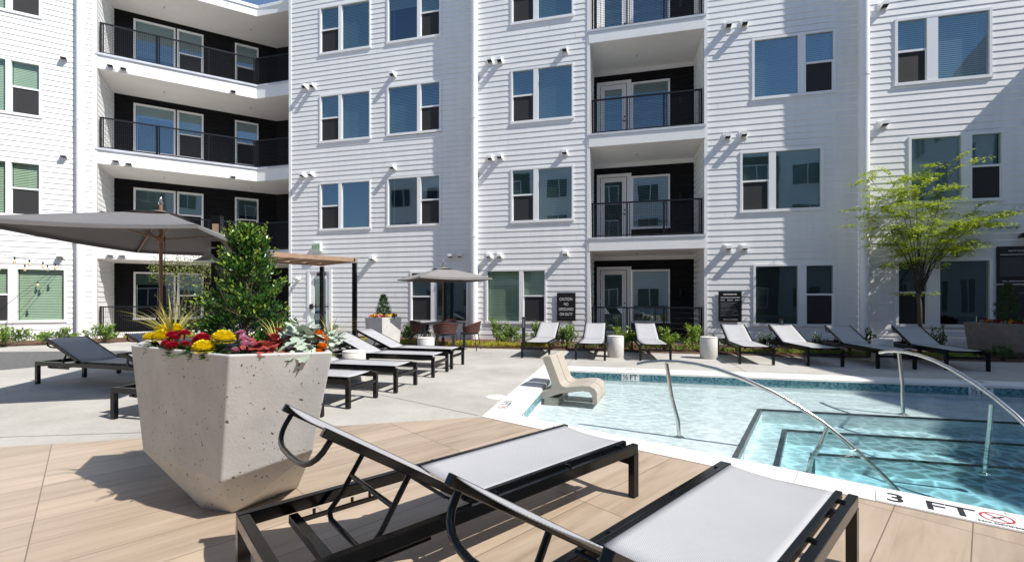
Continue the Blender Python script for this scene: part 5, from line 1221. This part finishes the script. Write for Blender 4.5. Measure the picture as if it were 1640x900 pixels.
# ---- planting of the big planter
Z0 = .925
def cone_shrub(name, label, loc, H, Rb, n, L, W, mats, seed, group=None, jag=.35):
    rng = random.Random(seed); t = thing(name, label, 'shrub', loc, 0, group); st = MB(); b = MB(); st.tube([(0, 0, -.03), (0, 0, H*.8)], .012, 6, 0, True, .004)
    KP = [(0, 1.0), (.25, .98), (.5, .78), (.72, .50), (.9, .33), (1.0, .10)]
    def prof(f):
        if jag <= .3: return Rb*(1.0-f)**.72*(.8+.2*min(1, f*6)) + .01
        for (f0, r0), (f1, r1) in zip(KP, KP[1:]):
            if f <= f1: return Rb*(r0+(r1-r0)*(f-f0)/(f1-f0))
        return Rb*.1
    br = []
    for k in range(150):
        f = rng.uniform(.0, .97); a = rng.uniform(0, 2*math.pi); r = prof(f)*(1+rng.uniform(-jag, jag*.55)); z = f*H
        e = Vector((r*math.cos(a), r*math.sin(a), z + r*.25)); br.append((Vector((0, 0, z*.85)), e))
        if k % 2 == 0: st.tube([(0, 0, z*.85), e], .004, 4, 0, True, .0015)
    for k in range(34 if jag > .3 else 0):
        f = rng.uniform(.12, .97); a = rng.uniform(0, 2*math.pi); r = prof(f)*.9; o = Vector((r*math.cos(a), r*math.sin(a), f*H)); e = o + Vector((math.cos(a)*rng.uniform(.02, .07), math.sin(a)*rng.uniform(.02, .07), rng.uniform(.04, .11)))
        st.tube([o*.8, o, e], .003, 4, 0, True, .0012)
        for j in range(15):
            q = j/14; leaf(b, o.lerp(e, q), (Vector((math.cos(a+j*2.4), math.sin(a+j*2.4), .55+.6*q))), rdir(rng), L*(1.0-.45*q), W*(1.0-.4*q), 1 if q > .45 else 0, .2)
    for k in range(n):
        p, e = rng.choice(br); f = rng.uniform(.3, 1.0)**.6; c = p.lerp(e, f) + rdir(rng)*Rb*.13; o = Vector((e.x, e.y, .15)).normalized()
        tip = f > .93 and rng.random() < (.45 + .5*c.z/H)
        leaf(b, c, (o*.7 + rdir(rng)*.7 + Vector((0, 0, .35))), (o+rdir(rng)*.6), L*rng.uniform(.7, 1.2), W*rng.uniform(.8, 1.15), 1 if tip else 0, .2)
    st.build('stems', M['stem'], t); b.build('foliage', [M[m] for m in mats], t); return t
cone_shrub('holly_shrub', 'glossy cone shaped holly rising from the middle of the big planter', (-1.73, 2.93, Z0), .82, .25, 7200, .030, .016, ['holly', 'holly_tip'], 4)
cone_shrub('cone_shrub', 'neat small dark cone shrub in the pale planter by the wall', (*pc2, .80), .58, .20, 2600, .03, .018, ['conifer', 'holly'], 5, None, .1)
cone_shrub('dark_conifer', 'dark narrow conifer in the shaded planter in front of the black signs', (*pc3, .70), .95, .22, 1800, .05, .024, ['conifer', 'conifer'], 6, None, .3)
def blades(label, loc, n, L, seed, spread=.55, wd=.009, name='ribbon_grass'):
    rng = random.Random(seed); t = thing(name, label, 'ornamental grass', loc); b = MB()
    for k in range(n):
        a = rng.uniform(0, 2*math.pi); s = rng.uniform(.05, spread); l = L*rng.uniform(.6, 1.1); pts = []
        for j in range(7):
            f = j/6; pts.append(Vector((math.cos(a)*(s*f*f*l*1.25+.012), math.sin(a)*(s*f*f*l*1.25+.012), l*(f - .38*s*f*f*f))))
        side = Vector((-math.sin(a), math.cos(a), 0)); ids = []
        for j, p in enumerate(pts): w_ = wd*(1-(j/6)**2.2)+.0006; ids.append((b.pt(p-side*w_/2), b.pt(p+side*w_/2)))
        for (p, q), (r_, s_) in zip(ids, ids[1:]): b.idx((p, q, s_, r_), 0, True)
    b.build('blades', M['grass_blade'], t)
blades('yellow striped grass arching over the left rim of the big planter', (-2.14, 2.84, Z0), 46, .37, 1, .8, .015)
blades('yellow grass tuft before the holly, above the red leaves', (-1.42, 2.72, Z0), 26, .25, 2, .7, .007)
blades('yellow grass tuft at the right end of the big planter by the silver leaves', (-1.13, 2.80, Z0), 34, .26, 3, 1.0, .006)
def flower_plant(name, label, cat, loc, blooms, m, r, seed, greens=60, gm='green_leaf', gl=.05, ruffle=True):
    """blooms: offsets; each bloom is a ruffled dome of many petals on a stalk"""
    rng = random.Random(seed); t = thing(name, label, cat, loc); g = MB()
    for x, y, z, s in blooms:
        b = MB(); rr = r*s
        for ring, (n, e) in enumerate(((14, -.6), (18, -.2), (18, .1), (17, .35), (14, .6), (11, .85), (8, 1.1), (4, 1.35))):
            for k in range(n):
                a = 2*math.pi*(k + .5*(ring % 2) + rng.uniform(-.25, .25))/n; d = Vector((math.cos(a)*math.cos(e), math.sin(a)*math.cos(e), math.sin(e)*.75))
                c = Vector((x, y, z)) + d*rr*.62; side = Vector((-math.sin(a), math.cos(a), 0)); u = (d + Vector((0, 0, .35))).normalized(); w_ = rr*.34; l = rr*.42
                q = [c - side*w_*.4, c + side*w_*.4, c + u*l + side*w_*.75 + rdir(rng)*rr*.06, c + u*l*1.12 + rdir(rng)*rr*.08, c + u*l - side*w_*.75 + rdir(rng)*rr*.06]
                b.face(q)
        core = [(rr*.6*math.cos(e), rr*.56*math.sin(e)) for e in (0, .4, .8, 1.2, 1.5)]; b.lathe(core, (x, y, z), 14)
        b.build('bloom', M[m], t); g.tube([(x*.5, y*.5, -.02), (x, y, z)], .004, 5)
    for k in range(greens):
        a = rng.uniform(0, 6.28); q = rng.uniform(.2, 1.0)*r*1.5; leaf(g, Vector((math.cos(a)*q*.5, math.sin(a)*q*.5, rng.uniform(-.01, .05))), Vector((math.cos(a), math.sin(a), rng.uniform(-.1, .9))), Vector((0, 0, 1)), gl*rng.uniform(.6, 1.3), gl*.35)
    g.build('foliage', M[gm], t); return t
flower_plant('marigold_plant', 'yellow marigold under the arching grass at the left of the big planter', 'flowers', (-2.19, 2.79, Z0), [(.02, -.0, .09, 1), (-.06, .02, .08, .85), (.05, .05, .13, .95), (-.02, .06, .13, .8)], 'marigold', .056, 1, 130)
flower_plant('marigold_plant', 'two big yellow marigold heads at the middle of the planter rim', 'flowers', (-1.64, 2.47, Z0), [(-.035, -.03, .060, 1), (.035, .03, .105, 1.1)], 'marigold', .053, 2, 110)
flower_plant('marigold_plant', 'orange marigold among the silver leaves on the right', 'flowers', (-1.115, 2.585, Z0), [(.0, .0, .125, 1), (.035, -.01, .10, .9), (-.025, .03, .13, .8), (.04, -.04, .06, .9), (.03, -.06, .03, .8)], 'orange', .030, 3, 70)
flower_plant('crimson_flowers', 'dark crimson blooms beside the yellow marigold on the left', 'flowers', (-1.97, 2.64, Z0), [(-.04, .02, .11, .9), (.02, .04, .12, .8), (.0, -.03, .055, .9), (-.05, -.01, .065, .8), (.05, .0, .06, .7), (-.01, .0, .10, .7)], 'crimson', .038, 4, 190)
flower_plant('crimson_flowers', 'upright crimson bloom left of the two yellow heads', 'flowers', (-1.775, 2.54, Z0), [(.0, .0, .06, .9), (.012, .02, .10, 1), (-.005, .01, .085, .8)], 'crimson', .041, 5, 160)
flower_plant('pink_flowers', 'small pink blooms between the yellow heads and the red leaves', 'flowers', (-1.52, 2.53, Z0), [(-.09, .12, .12, .9), (-.06, .1, .13, .8), (.0, .02, .10, 1), (.03, -.02, .075, 1), (.06, .0, .07, .8), (-.01, -.04, .045, .8), (-.03, .06, .11, .8), (.04, .03, .09, .7)], 'pink', .026, 6, 150)
def big_leaf_plant(name, label, loc, n, L, W, m, seed, rad=.10, droop=.2, hang=None, tall=.10):
    rng = random.Random(seed); t = thing(name, label, 'foliage plant', loc); b = MB()
    for k in range(n):
        a = rng.uniform(0, 6.28); q = rad*rng.uniform(.1, 1); c = Vector((math.cos(a)*q, math.sin(a)*q, tall*(1-(q/rad)**2)*rng.uniform(.5, 1) + .012))
        d = Vector((math.cos(a), math.sin(a), rng.uniform(-1.0, .15) if rng.random() < .7 else rng.uniform(.2, 1.4))).normalized(); s = rng.uniform(.7, 1.2)
        if hang and k < len(hang): c = Vector(hang[k][:3]); d = Vector(hang[k][3:]).normalized(); s = 1.15
        up_ = Vector((rng.uniform(-.4, .4), rng.uniform(-.4, .4), 1)); x = d.cross(up_).normalized(); nrm = x.cross(d)
        # lobed, cupped leaf: a small fan of faces round a midrib
        rim = []; ns = 9
        for j in range(ns+1):
            th = -1.25 + 2.5*j/ns; lob = .86 + .14*math.cos(j*math.pi)*(.5+.5*rng.random()); rr = .5*L*s*lob
            px = .5*L*s + rr*math.cos(th*1.12+ (0)) ; rim.append(c + d*(.48*L*s + .5*L*s*math.cos(th*1.25)*lob) + x*(W*s*.55*math.sin(th*1.25)*lob) + nrm*(.10*W*s*(math.sin(th*1.25)**2) - .12*L*s*max(0, math.cos(th))))
        ic = b.pt(c + d*.45*L*s); i0 = b.pt(c); ids = [b.pt(p) for p in rim]
        for p, q2 in zip(ids, ids[1:]): b.idx((ic, p, q2), 0, True)
        b.idx((i0, ids[0], ic), 0, True); b.idx((i0, ic, ids[-1]), 0, True)
    b.build('leaves', M[m], t); return t
big_leaf_plant('red_leaf_plant', 'brick red lobed leaves spilling over the front of the planter rim', (-1.35, 2.52, Z0+.03), 64, .055, .058, 'coleus', 1, .13, tall=.06)
big_leaf_plant('red_leaf_plant', 'darker red leaves just behind the brick red ones', (-1.36, 2.65, Z0+.05), 34, .052, .05, 'coleus', 2, .08, tall=.09)
big_leaf_plant('silver_plant', 'large silver grey felt leaves left of the orange marigold', (-1.19, 2.575, Z0+.02), 66, .085, .072, 'silver', 3, .11, hang=[(-.03, -.10, .03, -.1, -1, -.7), (.06, -.11, .03, .2, -1, -.7)], tall=.15)
big_leaf_plant('silver_plant', 'silver grey felt leaves at the right end of the planter', (-1.06, 2.66, Z0+.03), 44, .055, .04, 'silver', 4, .08, tall=.12)
def fern(label, loc, n, L, seed, m='green_leaf', up=.7):
    rng = random.Random(seed); t = thing('bedding_plant', label, 'foliage plant', loc); b = MB()
    for k in range(n):
        a = rng.uniform(0, 6.28); e = rng.uniform(.0, up); d = Vector((math.cos(a), math.sin(a), e)).normalized(); l = L*rng.uniform(.6, 1.1)
        for j in range(6):
            p = d*l*(j+1)/6; p.z -= .35*(j/6)**2*l
            for s in (-1, 1): leaf(b, p, (d*.8 + Vector((-d.y, d.x, 0))*s*.9), Vector((0, 0, 1)), l*.34*(1-.08*j), l*.075)
    b.build('foliage', M[m], t)
fern('feathery green leaf hanging over the planter rim left of the yellow heads', (-1.80, 2.50, Z0+.02), 9, .12, 2, up=.2)
fern('green filler leaves behind the crimson blooms', (-1.84, 2.72, Z0), 26, .13, 3, up=1.4)
fern('green filler leaves round the yellow heads', (-1.60, 2.55, Z0), 24, .09, 4, up=.9)
fern('green filler leaves at the left end of the planter', (-2.22, 2.90, Z0), 22, .10, 6, up=.9)
fern('lime green trailing moss at the right corner of the planter', (-1.05, 2.55, Z0+.0), 60, .05, 5, 'lime', .9)
# ---- flowers in the two small planters
def mixed(label, c, rad, z, n, ms, seed, name='bedding_flowers'):
    rng = random.Random(seed); t = thing(name, label, 'flowers', (*c, z)); g = MB()
    for k in range(n):
        a = 6.28*k/n + rng.uniform(-.1, .1); q = rad*rng.uniform(.55, 1.0); b = MB(); x, y = math.cos(a)*q, math.sin(a)*q; zz = rng.uniform(.03, .09)
        for j in range(16): leaf(b, Vector((x, y, zz)), rdir(rng)+Vector((0, 0, .5)), rdir(rng), .055, .045)
        b.build('bloom', M[ms[k % len(ms)]], t)
        for j in range(8): leaf(g, Vector((x, y, rng.uniform(-.02, .05))), rdir(rng)+Vector((0, 0, .2)), rdir(rng), .07, .03)
    g.build('foliage', M['green_leaf'], t)
mixed('yellow and crimson flowers ringing the cone shrub in the pale planter', pc2, .30, .81, 40, ['marigold', 'marigold', 'crimson', 'orange', 'pink'], 1)
mixed('red and silver bedding flowers in the shaded planter', pc3, .45, .71, 22, ['crimson', 'silver', 'orange', 'coleus'], 2)
